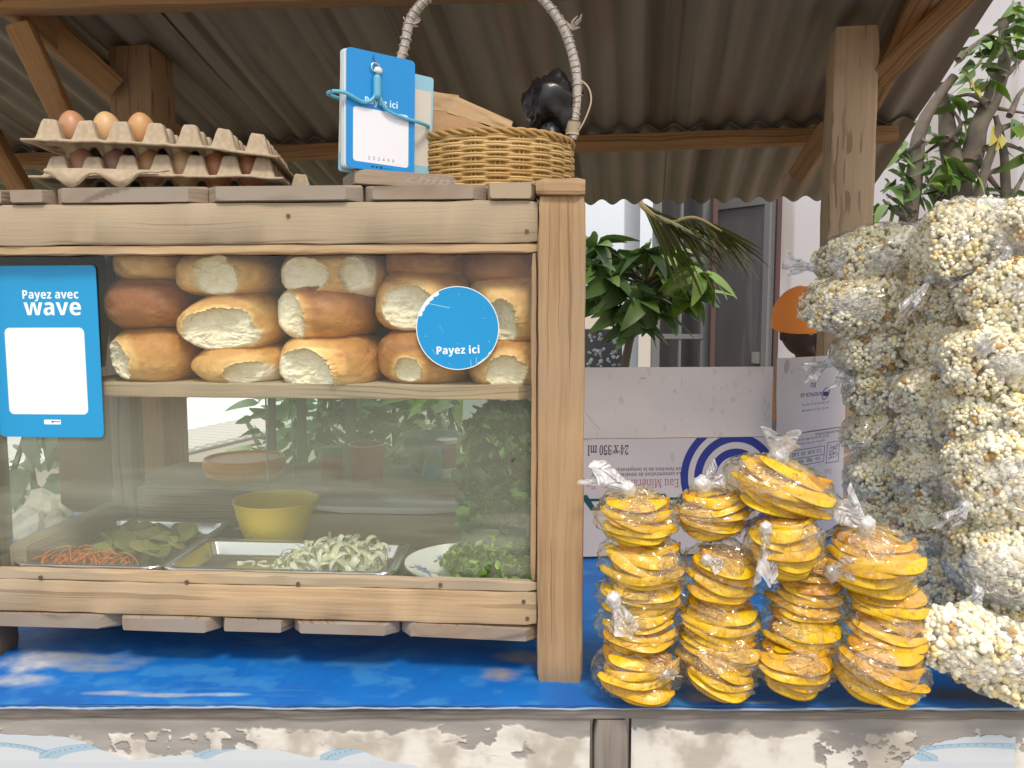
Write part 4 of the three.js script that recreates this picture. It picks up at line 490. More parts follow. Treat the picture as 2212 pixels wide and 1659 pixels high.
// things on the ledge behind the case
{ const z = 1.60, yL = 1.1005;
  { const c = P(529, 1000, z), r = 90 * M(z), top = P(529, 986, z).y, h = top - yL; const t = thing('orange_tub', V(c.x, yL, -z), 'round orange plastic tub with a rimmed lid on the ledge behind the case', 'tub'); part('body', new THREE.LatheGeometry([[0, 0], [r * 0.86, 0], [r * 0.97, h - 0.02], [0, h - 0.02]].map(([x, y]) => new THREE.Vector2(x, y)), 48), phy([0.78, 0.36, 0.08], { roughness: 0.4 }), t); part('lid', new THREE.LatheGeometry([[0, h - 0.004], [r * 0.9, h - 0.004], [r * 0.93, h], [r * 0.96, h], [r, h - 0.006], [r, h - 0.018], [r * 0.97, h - 0.02]].map(([x, y]) => new THREE.Vector2(x, y)), 48), phy([0.85, 0.36, 0.05], { roughness: 0.35 }), t); }
  for (const [u0, u1, v, label, zz, lidc] of [[756, 829, 962, 'taller red plastic tub with a pale rim on the ledge behind the glass', 1.6, 0], [692, 742, 968, 'smaller red jar with a grey green lid beside the taller red tub', 1.62, 1]]) { const a = P(u0, v, zz), b = P(u1, v, zz), r = (b.x - a.x) / 2, h = a.y - yL; const t = thing('red_tub', V((a.x + b.x) / 2, yL, -zz), label, 'tub'); const hb = lidc ? h * 0.72 : h; part('body', bowl(r * 0.92, r, hb, 0.002, lidc ? 0 : 0.001), phy([0.80, 0.06, 0.04], { roughness: 0.35, side: THREE.DoubleSide }), t); if (lidc) part('lid', new THREE.CylinderGeometry(r * 0.95, r * 1.02, h - hb, 32), phy([0.20, 0.27, 0.22], { roughness: 0.4 }), t, V(0, (h + hb) / 2 + 0.004, 0)); else part('rim', new THREE.TorusGeometry(r + 0.001, 0.0016, 8, 40).rotateX(Math.PI / 2), phy([0.8, 0.8, 0.78], { roughness: 0.25 }), t, V(0, h + 0.003, 0)); }
  { const a = P(925, 1040, 1.63), b = P(948, 955, 1.63), t = thing('teal_bottle', a.clone(), 'teal and green bottle leaning to the right behind the curly lettuce', 'bottle'), d = b.clone().sub(a), L = d.length(), r = 0.017; const q = part('body', new THREE.LatheGeometry([[0, 0], [r, 0.002], [r * 1.05, L * 0.1], [r, L * 0.6], [r * 0.8, L * 0.75], [r * 0.4, L * 0.85], [r * 0.4, L * 0.92], [0, L * 0.92]].map(([x, y]) => new THREE.Vector2(x, y)), 28), phy([0.02, 0.24, 0.36], { roughness: 0.3 }), t); q.quaternion.setFromUnitVectors(V(0, 1, 0), d.normalize()); part('label', new THREE.CylinderGeometry(r * 1.06, r * 1.06, L * 0.2, 28, 1, true), std([0.06, 0.25, 0.12]), q, V(0, L * 0.58, 0)); part('cap', new THREE.CylinderGeometry(r * 0.46, r * 0.46, L * 0.12, 20), std([0.03, 0.10, 0.13]), q, V(0, L * 0.95, 0)); }
  { const a = P(945, 985, 1.75), t = thing('green_basin', V(a.x - 0.01, yL, -1.72), 'pale green enamel basin behind the teal bottle', 'basin'); part('body', bowl(0.035, 0.062, 0.075, 0.002, 0.003), phy([0.12, 0.28, 0.20], { roughness: 0.3, side: THREE.DoubleSide }), t); }
  { const a = P(960, 985, 1.66), t = thing('lidded_can', V(a.x + 0.005, yL, -1.66), 'white and dark red can beside the basin behind the glass', 'can'); part('body', new THREE.CylinderGeometry(0.021, 0.021, 0.05, 28), phy([0.30, 0.05, 0.04], { roughness: 0.3 }), t, V(0, 0.045, 0)); part('band', new THREE.CylinderGeometry(0.022, 0.022, 0.02, 28), phy([0.75, 0.75, 0.72], { roughness: 0.3 }), t, V(0, 0.01, 0)); part('lid', new THREE.CylinderGeometry(0.023, 0.022, 0.008, 28), phy([0.78, 0.78, 0.76], { roughness: 0.25 }), t, V(0, 0.074, 0)); }
}
{ // beige board leaning outside, left of the case
  const z = 1.62, a = P(145, 1105, z), b = P(262, 940, z), t = thing('plywood_sheet', V((a.x + b.x) / 2, YC, -z), 'beige plywood sheet standing outside the left pane of the case', 'board'); part('sheet', upright(0.45, b.x - a.x + 0.02, 0.012), std([0.36, 0.28, 0.18], { map: dirt }), t, V(0, a.y - YC + 0.225, 0)); part('support', upright(a.y - YC + 0.05, 0.03, 0.03), W_GREY, t, V(0, (a.y - YC + 0.05) / 2, -0.024)); }
{ const z = 2.6, a = P(365, 960, z), t = thing('roof_prop', V(a.x, 0, -z), 'grey squared prop standing in the open behind the left end of the case', 'post'); part('shaft', upright(1.9, 66 * M(z), 0.08), std([0.26, 0.24, 0.20], { map: plaster }), t, V(0, 0.95, 0)); part('foot', box(0.16, 0.06, 0.16), std([0.3, 0.28, 0.25]), t, V(0, 0.03, 0)); }
{ seed(91); const z = 1.75, t = thing('rubble_heap', V(P(205, 1130, z).x, YC, -z), 'pale crumpled paper and rubble on the counter beyond the left pane', 'rubble'); for (let i = 0; i < 16; i++) { const g = new THREE.IcosahedronGeometry(rr(0.02, 0.05), 2), p = g.attributes.position; for (let k = 0; k < p.count; k++) { const q = V(p.getX(k), p.getY(k), p.getZ(k)); q.multiplyScalar(1 + 0.4 * sn(q.x * 40 + i, q.y * 40, q.z * 40)); p.setXYZ(k, q.x, q.y, q.z); } g.computeVertexNormals(); part('lump', g, std(i % 3 ? [0.52, 0.50, 0.44] : [0.3, 0.28, 0.22], { flatShading: true }), t, V(rr(-0.16, 0.12), 0.02 + 0.11 * rnd() * rnd(), rr(-0.06, 0.06))); } }
// ---------------------------------------------------------------- signs on the glass
const rrect = (w, h, r) => { const s = new THREE.Shape(); s.moveTo(-w / 2 + r, -h / 2); s.lineTo(w / 2 - r, -h / 2); s.absarc(w / 2 - r, -h / 2 + r, r, -Math.PI / 2, 0); s.lineTo(w / 2, h / 2 - r); s.absarc(w / 2 - r, h / 2 - r, r, 0, Math.PI / 2); s.lineTo(-w / 2 + r, h / 2); s.absarc(-w / 2 + r, h / 2 - r, r, Math.PI / 2, Math.PI); s.lineTo(-w / 2, -h / 2 + r); s.absarc(-w / 2 + r, -h / 2 + r, r, Math.PI, 1.5 * Math.PI); return s; };
function slab(shape, w, h, depth) { const g = new THREE.ExtrudeGeometry(shape, { depth, bevelEnabled: false, curveSegments: 24 }), p = g.attributes.position, uv = g.attributes.uv; for (let i = 0; i < uv.count; i++) uv.setXY(i, p.getX(i) / w + 0.5, p.getY(i) / h + 0.5); return g; }
const BLUE = '#1590cf';
const speck = (c, w, h, n, col) => { c.fillStyle = col; for (let i = 0; i < n; i++) { c.globalAlpha = rr(0.05, 0.25); c.fillRect(rnd() * w, rnd() * h, rr(1, 3), rr(1, 3)); } c.globalAlpha = 1; };
{ // big payment card
  seed(3); const z = 1.121, tl = P(-24, 574, z), br = P(222, 946, z), w = br.x - tl.x, h = tl.y - br.y, W = 768, H = Math.round(768 * h / w), k = W / 246;
  const t = ctex(W, H, (c) => { c.fillStyle = '#1c97d2'; c.fillRect(0, 0, W, H); speck(c, W, H, 5000, '#7cc8ee'); speck(c, W, H, 4000, '#0b6fae');
    c.fillStyle = '#f4f8fb'; c.textAlign = 'center'; c.font = 'bold ' + Math.round(26.5 * k) + 'px sans-serif'; const put = (s, u, v, ww) => { c.save(); c.translate((u + 24) * k, (v - 574) * k); const m = c.measureText(s).width; c.scale(ww * k / m, 1); c.fillText(s, 0, 0); c.restore(); };
    put('Payez avec', 113, 647, 134); c.font = 'bold ' + Math.round(52 * k) + 'px sans-serif'; put('wave', 118, 684, 136);
    c.fillStyle = '#eaf0f4'; c.beginPath(); c.roundRect((1 + 24) * k, (712 - 574) * k, 187 * k, 196 * k, 12 * k); c.fill(); c.beginPath(); c.roundRect((82 + 24) * k, (920 - 574) * k, 40 * k, 11 * k, 2 * k); c.fill(); c.fillStyle = '#3a4a58'; c.fillRect((102 + 24) * k, (924 - 574) * k, 18 * k, 1.6 * k); c.fillRect((100 + 24) * k, (923 - 574) * k, 4 * k, 4 * k); });
  const o = thing('payment_card', V((tl.x + br.x) / 2, (tl.y + br.y) / 2, -1.1255), 'large blue payment card with white lettering fixed to the left of the glass', 'sign'); part('card', slab(rrect(w, h, 0.007), w, h, 0.0015), phy([1, 1, 1], { map: t, roughness: 0.35 }), o, V(0, 0, 0)); o.position.z = -1.125; o.rotation.z = 0.004; }
{ seed(6); const z = 1.124, c0 = P(988, 709, z), r = 91 * M(z), D = 640; const t = ctex(D, D, (c) => { c.fillStyle = '#e8eff3'; c.fillRect(0, 0, D, D); c.fillStyle = '#0f92d2'; c.beginPath(); c.arc(D / 2, D / 2, D * 0.489, 0, 7); c.fill(); speck(c, D, D, 1500, '#59b9e6');
    c.fillStyle = '#f3f7fa'; c.font = 'bold 82px sans-serif'; c.textAlign = 'center'; c.save(); c.translate(D * 0.505, D * 0.805); c.rotate(-0.03); c.scale(344 / c.measureText('Payez ici').width, 1); c.fillText('Payez ici', 0, 0); c.restore();
    c.strokeStyle = '#dbe8ee'; c.lineCap = 'round'; for (const [x0, y0, x1, y1, l] of [[90, 130, 260, 165, 5], [420, 560, 425, 620, 4], [465, 540, 462, 610, 4], [330, 60, 332, 66, 5], [120, 480, 150, 520, 3], [70, 380, 76, 384, 5], [500, 250, 540, 240, 2], [300, 430, 330, 440, 2], [560, 420, 566, 424, 5], [250, 590, 256, 592, 4], [520, 160, 528, 162, 3], [180, 300, 210, 350, 2]]) { c.lineWidth = l * 0.6; c.beginPath(); c.moveTo(x0, y0); c.lineTo(x1, y1); c.stroke(); }
    c.fillStyle = '#e6edf1'; for (let i = 0; i < 16; i++) { const a = 3.5 + i * 0.045; c.beginPath(); c.arc(D / 2 + D * 0.478 * Math.cos(a), D / 2 + D * 0.478 * Math.sin(a), rr(8, 20), 0, 7); c.fill(); } for (let i = 0; i < 8; i++) { const a = 0.6 + i * 0.06; c.beginPath(); c.arc(D / 2 + D * 0.488 * Math.cos(a), D / 2 + D * 0.488 * Math.sin(a), rr(3, 9), 0, 7); c.fill(); } });
  const s = new THREE.Shape(); s.absarc(0, 0, r, 0, Math.PI * 2); single('round_sticker', slab(s, 2 * r, 2 * r, 0.0006), phy([1, 1, 1], { map: t, roughness: 0.4 }), V(c0.x, c0.y, -1.1255), 'round blue sticker with white words stuck on the right of the glass', 'sticker'); }
// ---------------------------------------------------------------- card stack on a wooden block
{ seed(9); const yaw = 0.66, yb = yTop, e = P(770, 392, 1.105), blk = thing('wooden_block', V(e.x, yb, -1.105), 'weathered wood block under the small blue payment cards', 'block'); blk.rotation.y = yaw * 0.75;
  const bh = P(768, 363, 1.105).y - yb; const bt = ctex(512, 64, (c) => { c.fillStyle = '#b5a290'; c.fillRect(0, 0, 512, 64); for (let i = 0; i < 300; i++) { c.fillStyle = i % 2 ? '#8d7a6a' : '#c8b8a8'; c.globalAlpha = 0.25; c.fillRect(rnd() * 512, rnd() * 64, rr(20, 120), 1.5); } c.globalAlpha = 0.35; c.fillStyle = '#e8ddd0'; c.font = 'italic 46px sans-serif'; c.fillText('chips', 150, 48); });
  part('block', board(0.27, bh, 0.09, { rough: 0.002, r: 0.003 }), W_GREY, blk, V(0.135, bh / 2, -0.045)); const fp = part('chalk_mark', new THREE.PlaneGeometry(0.16, bh * 0.8), std([1, 1, 1], { map: ctex(256, 64, (c) => { c.clearRect(0, 0, 256, 64); c.fillStyle = 'rgba(225,215,200,0.16)'; c.font = 'italic bold 52px sans-serif'; c.fillText('chips', 40, 50); }), transparent: true, opacity: 1, roughness: 0.9 }), blk, V(0.12, bh / 2, 0.0022));
  const A = P(739, 360, 1.10), w = 0.101, h = 0.158, S = thing('payment_card_stack', V(A.x, A.y, A.z), 'small stack of blue payment cards tied with a blue cord, on the wooden block', 'card stack'); S.rotation.set(-0.03, yaw, -0.035, 'YXZ');
  const card = ctex(512, 800, (c, W, H) => { c.fillStyle = '#1389d2'; c.fillRect(0, 0, W, H); speck(c, W, H, 3500, '#5fb4e8'); c.fillStyle = '#d7e8f4'; c.font = 'bold 62px sans-serif'; c.textAlign = 'center'; c.fillText('Payez ici', W / 2, 352); c.fillStyle = '#e6e6f0'; c.beginPath(); c.roundRect(48, 385, 416, 365, 22); c.fill(); c.fillStyle = '#44414e'; c.font = '30px monospace'; c.fillText('2 5 3 4 9 9', W / 2, 728); c.fillStyle = '#0b3f66'; c.fillRect(180, 768, 26, 12); c.fillRect(214, 768, 20, 12); c.fillRect(244, 764, 22, 18); c.fillRect(272, 774, 54, 3); });
  const card2 = ctex(512, 800, (c, W, H) => { c.fillStyle = '#8fc0d4'; c.fillRect(0, 0, W, H); c.fillStyle = '#cfc9bf'; c.fillRect(0, 110, 500, 560); speck(c, W, H, 2500, '#ffffff'); });
  const ed = std([0.62, 0.64, 0.66], { roughness: 0.5 });
  const f = part('card', slab(rrect(w, h, 0.006), w, h, 0.0012), phy([1, 1, 1], { map: card, roughness: 0.3 }), S, V(w / 2 + 0.005, h / 2, 0.001)); f.userData.label = 'front blue card with white words';
  for (const [dx, dz, dw, m] of [[0.001, -0.0025, 0, std([0.75, 0.76, 0.78])], [0, -0.0055, 0.002, std([0.5, 0.62, 0.68])], [-0.001, -0.0085, 0, std([0.72, 0.72, 0.7])], [0.001, -0.0115, -0.002, std([0.10, 0.35, 0.55])]]) part('card', slab(rrect(w + dw, h - 0.002, 0.005), w, h, 0.0022), m, S, V(w / 2 + dx + 0.002, h / 2, dz), [0, 0, rr(-0.01, 0.01)]);
  const b2 = part('card', slab(rrect(0.14, 0.152, 0.004), 0.14, 0.152, 0.003), phy([1, 1, 1], { map: card2, roughness: 0.4 }), S, V(0.073, 0.076 - 0.004, -0.018), [0, 0, -0.02]); b2.userData.label = 'pale card sticking out behind';
  const cm = std([0.12, 0.42, 0.60], { roughness: 0.45 }), tube = (p, r) => limb(p, [r, r], 8, 40, 0.06);
  part('cord', tube([V(-0.012, 0.098, -0.004), V(0, 0.096, 0.006), V(0.03, 0.088, 0.006), V(0.042, 0.096, 0.007), V(0.0455, 0.115, 0.008), V(0.046, 0.128, 0.008)], 0.0026), cm, S); part('cord', tube([V(0.048, 0.128, 0.008), V(0.05, 0.1, 0.008), V(0.06, 0.084, 0.007), V(0.085, 0.077, 0.006), V(0.11, 0.075, 0.004), V(0.133, 0.076, -0.01), V(0.138, 0.077, -0.018)], 0.0026), cm, S); part('cord', tube([V(-0.012, 0.098, -0.004), V(-0.012, 0.098, -0.02), V(0.06, 0.09, -0.024), V(0.138, 0.077, -0.02)], 0.0026), cm, S);
  part('clasp', new THREE.CapsuleGeometry(0.0055, 0.022, 6, 14), cm, S, V(0.047, 0.111, 0.007)); part('ring', new THREE.TorusGeometry(0.006, 0.001, 8, 24), std([0.7, 0.72, 0.7], { metalness: 0.9, roughness: 0.25 }), S, V(0.045, 0.137, 0.006)); part('tag', new THREE.CapsuleGeometry(0.006, 0.003, 6, 14), phy([0.72, 0.74, 0.66], { roughness: 0.25 }), S, V(0.049, 0.134, 0.006)).scale.set(1, 0.6, 0.5); part('wire', tube([V(0.045, 0.143, 0.005), V(0.043, 0.15, 0.004), V(0.045, 0.158, 0)], 0.0006), std([0.05, 0.06, 0.08]), S);
}
// ---------------------------------------------------------------- eggs in pulp trays
{ const pulp = dtex(256, 256, (x, y) => { const n = fbm(x * 40, y * 40, 0, 4); return mix3([0.33, 0.255, 0.175], [0.50, 0.41, 0.30], n); }); pulp.repeat.set(6, 6); const M_PULP = std([1, 1, 1], { map: pulp, bumpMap: pulp, bumpScale: 0.0015, roughness: 0.95, side: THREE.DoubleSide });
  const pitch = 0.0468, N = 6, fl = 0.011;
  const H = (x, z) => { const gx = x / pitch + N / 2, gz = z / pitch + N / 2, px = Math.abs(gx - Math.round(gx)), pz = Math.abs(gz - Math.round(gz)), r = Math.max(px, pz), inside = gx > -0.45 && gx < N + 0.45 && gz > -0.45 && gz < N + 0.45; const post = 0.029 * (1 - sst(0.16, 0.40, r)) * (inside ? 1 : 0); const cx = gx - Math.floor(gx) - 0.5, cz = gz - Math.floor(gz) - 0.5, cup = gx > 0 && gx < N && gz > 0 && gz < N ? -0.022 * (1 - sst(0.15, 0.46, Math.hypot(cx, cz))) : 0; return post + cup; };
  const tray = (s, bend, torn) => { const n = 150, S = pitch * N / 2 + pitch * 0.42 + fl, pos = [], uv = [], idx = []; for (const side of [0, -0.0028]) for (let j = 0; j <= n; j++) for (let i = 0; i <= n; i++) { const x = lerp(-S, S, i / n), z = lerp(-S, S, j / n), e = Math.max(Math.abs(x), Math.abs(z)) / S; let y = H(x, z) + side + bend(x, z) + 0.0012 * sn(x * 90 + s, z * 90, 3) + 0.002 * sn(x * 22 + s, z * 22, 9); if (e > 0.95) y -= 0.002; const k = 1 + 0.012 * sn(x * 40, z * 40, s) * (e > 0.93 ? 1 : 0); pos.push(x * k, y, z * k); uv.push(x, z + y); }
    const st = (n + 1) * (n + 1); for (let j = 0; j < n; j++) for (let i = 0; i < n; i++) { const a = j * (n + 1) + i, b = a + n + 1; idx.push(a, b, a + 1, b, b + 1, a + 1, st + a, st + a + 1, st + b, st + b, st + a + 1, st + b + 1); } for (let i = 0; i < n; i++) { const a = n * (n + 1) + i; idx.push(a, st + a, a + 1, a + 1, st + a, st + a + 1); const l = i * (n + 1) + n; idx.push(l, l + n + 1, st + l, st + l, l + n + 1, st + l + n + 1); } return geo(pos, uv, idx); };
  const TY = 0.21, zf = 1.10, hw = pitch * N / 2 + pitch * 0.42 + fl, FL = P(62, 385, zf + 0.008), RT = (x, y, z) => V(FL.x + (x + hw) * Math.cos(TY) + (z - hw) * Math.sin(TY), y, FL.z - (x + hw) * Math.sin(TY) + (z - hw) * Math.cos(TY));
  const b1 = (x, z) => -0.006 * sst(0.02, -0.14, x) * sst(0.05, 0.15, z) , b2 = (x, z) => -0.30 * Math.max(0, x + 0.02) ** 2 - 0.06 * (x + 0.05) ** 2;
  const yA = yTop + 0.0245, t1 = thing('egg_tray', RT(0, yA, 0), 'lower grey pulp egg tray with a battered front edge on the case top', 'egg tray'); part('pulp', tray(1, b1), M_PULP, t1); { const pos = [], uv = [], idx = [], N = 40, K = 8; for (let j = 0; j <= K; j++) for (let i = 0; i <= N; i++) { const t2 = i / N, q = j / K, sc = 0.5 + 0.5 * Math.cos(t2 * 6.28 * 2.5), fl2 = 1 - sst(0.7, 1, t2); pos.push(-0.145 + t2 * 0.16, 0.004 - q * (0.010 + 0.016 * (1 - sc)) * fl2 + 0.002 * sn(t2 * 9, q * 3, 4), hw - 0.004 + 0.014 * Math.sin(q * 2.4) * fl2 + 0.008 * sc * q + 0.002 * sn(t2 * 14, q * 5, 8)); uv.push(t2 * 0.2, q * 0.04); } for (let j = 0; j < K; j++) for (let i = 0; i < N; i++) { const p0 = j * (N + 1) + i; idx.push(p0, p0 + N + 1, p0 + 1, p0 + 1, p0 + N + 1, p0 + N + 2); } part('torn_flap', geo(pos, uv, idx), M_PULP, t1); }
  const yB = yA + 0.0485, t2 = thing('egg_tray', RT(-0.010, yB, 0), 'upper sagging pulp egg tray on top of the stack', 'egg tray'); part('pulp', tray(2, b2), M_PULP, t2); t2.rotation.set(0.03, TY + 0.02, -0.012); t1.rotation.y = TY;
  const t3 = thing('egg_tray', V(P(470, 380, 1.42).x, yA, -1.42), 'broken pulp egg tray poking out behind the right of the stack', 'egg tray'); part('pulp', tray(3, (x, z) => -0.25 * Math.max(0, x) ** 2), M_PULP, t3); t3.rotation.y = 0.32;
  const eg = new THREE.SphereGeometry(1, 32, 24), ep = eg.attributes.position; for (let i = 0; i < ep.count; i++) { const y = ep.getY(i), k = 1 - 0.12 * y; ep.setXYZ(i, ep.getX(i) * 0.0212 * k, y * 0.0278, ep.getZ(i) * 0.0212 * k); } eg.computeVertexNormals();
  const em = (c) => phy(c, { roughness: 0.42, bumpMap: pulp, bumpScale: 0.0002 }); const cols = [[0.44, 0.22, 0.11], [0.58, 0.36, 0.18], [0.52, 0.28, 0.12]];
  const l1 = ['brown egg, leftmost of three on the upper tray', 'pale tan egg, middle of three on the upper tray', 'orange tan egg, rightmost of three on the upper tray'];
  for (let i = 0; i < 3; i++) { const m = single('egg', eg, em(cols[i]), RT((i - 2.5) * pitch - 0.012, yB + 0.017, pitch * 2.5), l1[i], 'egg', 'eggs in pulp trays'); m.rotation.set(0.1, i, 0.08); }
  const l2 = ['first egg from the left between the two trays', 'dark shaded egg between the trays, second from left', 'brown egg between the trays, third from left', 'pale buff egg between the trays, fourth from left', 'reddish brown egg between the trays, fifth from left', 'egg between the trays nearest the card stack'], c2 = [[0.36, 0.18, 0.11], [0.26, 0.14, 0.10], [0.40, 0.21, 0.10], [0.50, 0.33, 0.17], [0.38, 0.16, 0.07], [0.36, 0.15, 0.07]];
  for (let i = 0; i < 6; i++) { const m = single('egg', eg, em(c2[i]), RT((i - 2.5) * pitch, yA + 0.013, pitch * 2.5 + 0.004), l2[i], 'egg', 'eggs in pulp trays'); m.rotation.set(0.15, i * 2, 0.1 - 0.03 * i); }
}
// ---------------------------------------------------------------- basket
{ seed(101); const z = 1.285, R = 165 * M(z), top = P(1064, 283, z - R).y, y0 = yTop, H = top - y0, C = V(P(1066, 330, z).x, y0, -z), B = thing('wicker_basket', C, 'round wicker basket with a tape wrapped arched handle on the case top', 'basket');
  const wm = [std([0.48, 0.31, 0.11], { roughness: 0.55 }), std([0.40, 0.24, 0.08], { roughness: 0.55 }), std([0.55, 0.38, 0.16], { roughness: 0.5 })], NS = 22, rows = 15, rad = (t) => R * (0.93 + 0.07 * Math.sin(Math.PI * (0.2 + 0.55 * t)));
  for (let r = 0; r < rows; r++) { const t = (r + 0.5) / rows, pts = []; for (let i = 0; i < 132; i++) { const a = i / 132 * 6.2832, k = Math.cos(a * NS / 2 + (r % 2) * Math.PI), q = rad(t) + 0.0032 * k; pts.push(V(Math.cos(a) * q, t * H + 0.0012 * sn(Math.cos(a) * 4, Math.sin(a) * 4, r) , Math.sin(a) * q)); }
    const c = new THREE.CatmullRomCurve3(pts, true), g = new THREE.TubeGeometry(c, 264, 0.0022, 6, true); g.scale(1, 1, 1); part('strand', g, wm[Math.floor(rnd() * 3)], B).scale.y = 1; const c2 = new THREE.CatmullRomCurve3(pts.map((p) => V(p.x * 1.004, p.y + 0.0034, p.z * 1.004)), true); part('strand', new THREE.TubeGeometry(c2, 264, 0.0019, 6, true), wm[Math.floor(rnd() * 3)], B); }
  for (let i = 0; i < NS; i++) { const a = (i + 0.0) / NS * 6.2832; for (const d of [-0.025, 0.025]) part('stake', limb([V(Math.cos(a + d) * rad(0) , 0, Math.sin(a + d) * rad(0)), V(Math.cos(a + d) * rad(0.5), H * 0.5, Math.sin(a + d) * rad(0.5)), V(Math.cos(a + d) * rad(1) * 1.01, H, Math.sin(a + d) * rad(1) * 1.01)], [0.0019, 0.0019], 6), wm[i % 2], B); }
  for (let k = 0; k < 3; k++) { const pts = []; for (let i = 0; i < 90; i++) { const a = i / 90 * 6.2832, f = a * 14 + k * 2.094; pts.push(V(Math.cos(a) * (R * 1.0 + 0.0035 * Math.cos(f)), H + 0.001 + 0.0035 * Math.sin(f), Math.sin(a) * (R * 1.0 + 0.0035 * Math.cos(f)))); } part('rim_strand', new THREE.TubeGeometry(new THREE.CatmullRomCurve3(pts, true), 360, 0.0028, 6, true), wm[1], B); }
  part('base', new THREE.CylinderGeometry(R * 0.94, R * 0.94, 0.004, 40), wm[1], B, V(0, 0.003, 0));
  // handle wound with clear tape
  const W = (u, v) => P(u, v, z).sub(C), hp = [W(845, 250), W(852, 180), W(872, 108), W(888, 40), W(925, -6), W(985, -50), W(1060, -66), W(1130, -40), W(1176, 2), W(1213, 52), W(1234, 105), W(1245, 160), W(1246, 215), W(1240, 262), W(1236, 300)];
  const tape = phy([0.44, 0.39, 0.34], { roughness: 0.2, metalness: 0.25, clearcoat: 0.8, clearcoatRoughness: 0.15 }), hg = limb(hp, [0.0075, 0.0072, 0.0075], 12, 240, 0.14); part('handle', hg, tape, B);
  const cc = new THREE.CatmullRomCurve3(hp, false, 'centripetal'); for (let i = 0; i < 60; i++) { const t = i / 60, p = cc.getPoint(t), d = cc.getTangent(t), m = part('tape_turn', new THREE.TorusGeometry(0.0072, 0.0010, 5, 14), tape, B, p); m.quaternion.setFromUnitVectors(V(0, 0, 1), d.add(V(rr(-0.35, 0.35), rr(-0.35, 0.35), 0)).normalize()); m.scale.set(rr(0.95, 1.2), rr(0.95, 1.2), rr(0.8, 2)); }
  const tuft = (u, v, n, s, mt) => { const gs = []; for (let i = 0; i < n; i++) { const a = rr(0, 6.28), d = V(Math.cos(a), rr(0.0, 1.1), Math.sin(a) * 0.6).multiplyScalar(s * rr(0.6, 1)); gs.push(limb([V(0, 0, 0), d.clone().multiplyScalar(0.5).add(V(rr(-s, s) * 0.2, 0, 0)), d], [0.0028, 0.0018, 0.001], 4, 6)); } part('tape_knot', mergeGeometries(gs), mt, B, W(u, v)); };
  tuft(888, 55, 14, 0.016, tape); tuft(1236, 62, 12, 0.02, tape); tuft(1222, 80, 10, 0.01, tape); tuft(1249, 195, 8, 0.009, tape); tuft(1240, 285, 12, 0.016, std([0.42, 0.34, 0.22]));
  part('tie_string', limb([W(1250, 170), W(1270, 188), W(1277, 215), W(1265, 255), W(1246, 290)], [0.0016, 0.0012], 6, 30), std([0.5, 0.42, 0.33]), B);
  part('binding', limb([W(1238, 262), W(1236, 292)], [0.0115, 0.010], 10, 6, 0.2), std([0.40, 0.33, 0.22]), B);
  // folded kraft paper and black bag inside
  const kp = thing('kraft_paper', C.clone().add(V(0, H, 0)), 'folded brown kraft paper leaning out of the wicker basket', 'paper'), kt = dtex(128, 128, (x, y) => { const n = fbm(x * 14, y * 60, 0, 4); return mix3([0.40, 0.255, 0.135], [0.52, 0.35, 0.20], n); }), km = std([1, 1, 1], { map: kt, roughness: 0.8, side: THREE.DoubleSide }), K = (u, v, zz) => P(u, v, zz).sub(C).sub(V(0, H, 0));
  const quad = (a, b, c, d, n = 14, s = 1) => { const pos = [], uv = [], idx = []; for (let j = 0; j <= n; j++) for (let i = 0; i <= n; i++) { const s1 = i / n, t1 = j / n, p = a.clone().lerp(b, s1).lerp(d.clone().lerp(c, s1), t1); p.z += 0.002 * sn(s1 * 3 + s, t1 * 3, s) + 0.0015 * Math.abs(sn(s1 * 6, t1 * 2, s)); p.y += 0.0008 * sn(s1 * 6 + s, t1 * 3, s); pos.push(...p.toArray()); uv.push(s1, t1); } for (let j = 0; j < n; j++) for (let i = 0; i < n; i++) { const q = j * (n + 1) + i; idx.push(q, q + 1, q + n + 2, q, q + n + 2, q + n + 1); } return geo(pos, uv, idx); };
  part('paper_back', quad(K(880, 185, 1.28), K(960, 202, 1.27), K(1000, 300, 1.24), K(880, 300, 1.28), 14, 2), std([0.62, 0.6, 0.58], { map: kt, side: THREE.DoubleSide }), kp);
  part('folded_strip', quad(K(880, 190, 1.255), K(992, 206, 1.238), K(984, 242, 1.236), K(880, 232, 1.25), 14, 3), km, kp); part('folded_strip', quad(K(985, 208, 1.24), K(1108, 262, 1.215), K(1102, 285, 1.21), K(965, 243, 1.236), 14, 4), km, kp); part('paper_front', quad(K(900, 238, 1.25), K(975, 240, 1.235), K(1090, 290, 1.21), K(900, 300, 1.23), 14, 5), std([0.85, 0.78, 0.72], { map: kt, side: THREE.DoubleSide }), kp);
  { const c = P(1192, 226, 1.30), g = new THREE.IcosahedronGeometry(1, 5), p = g.attributes.position; for (let i = 0; i < p.count; i++) { const n = V(p.getX(i), p.getY(i), p.getZ(i)), w = 1.05 + 0.35 * sn(n.x * 1.8 + 3, n.y * 1.8, n.z * 1.8) + 0.30 * (0.4 - Math.abs(sn(n.x * 3 + 4, n.y * 5, n.z * 3))) + 0.22 * (0.4 - Math.abs(sn(n.x * 7 + n.y * 3, n.y * 3, n.z * 7))) + 0.12 * (0.4 - Math.abs(sn(n.x * 15, n.y * 5 + n.x * 4, n.z * 15))); p.setXYZ(i, n.x * 0.038 * w, n.y * 0.044 * w, n.z * 0.035 * w); }
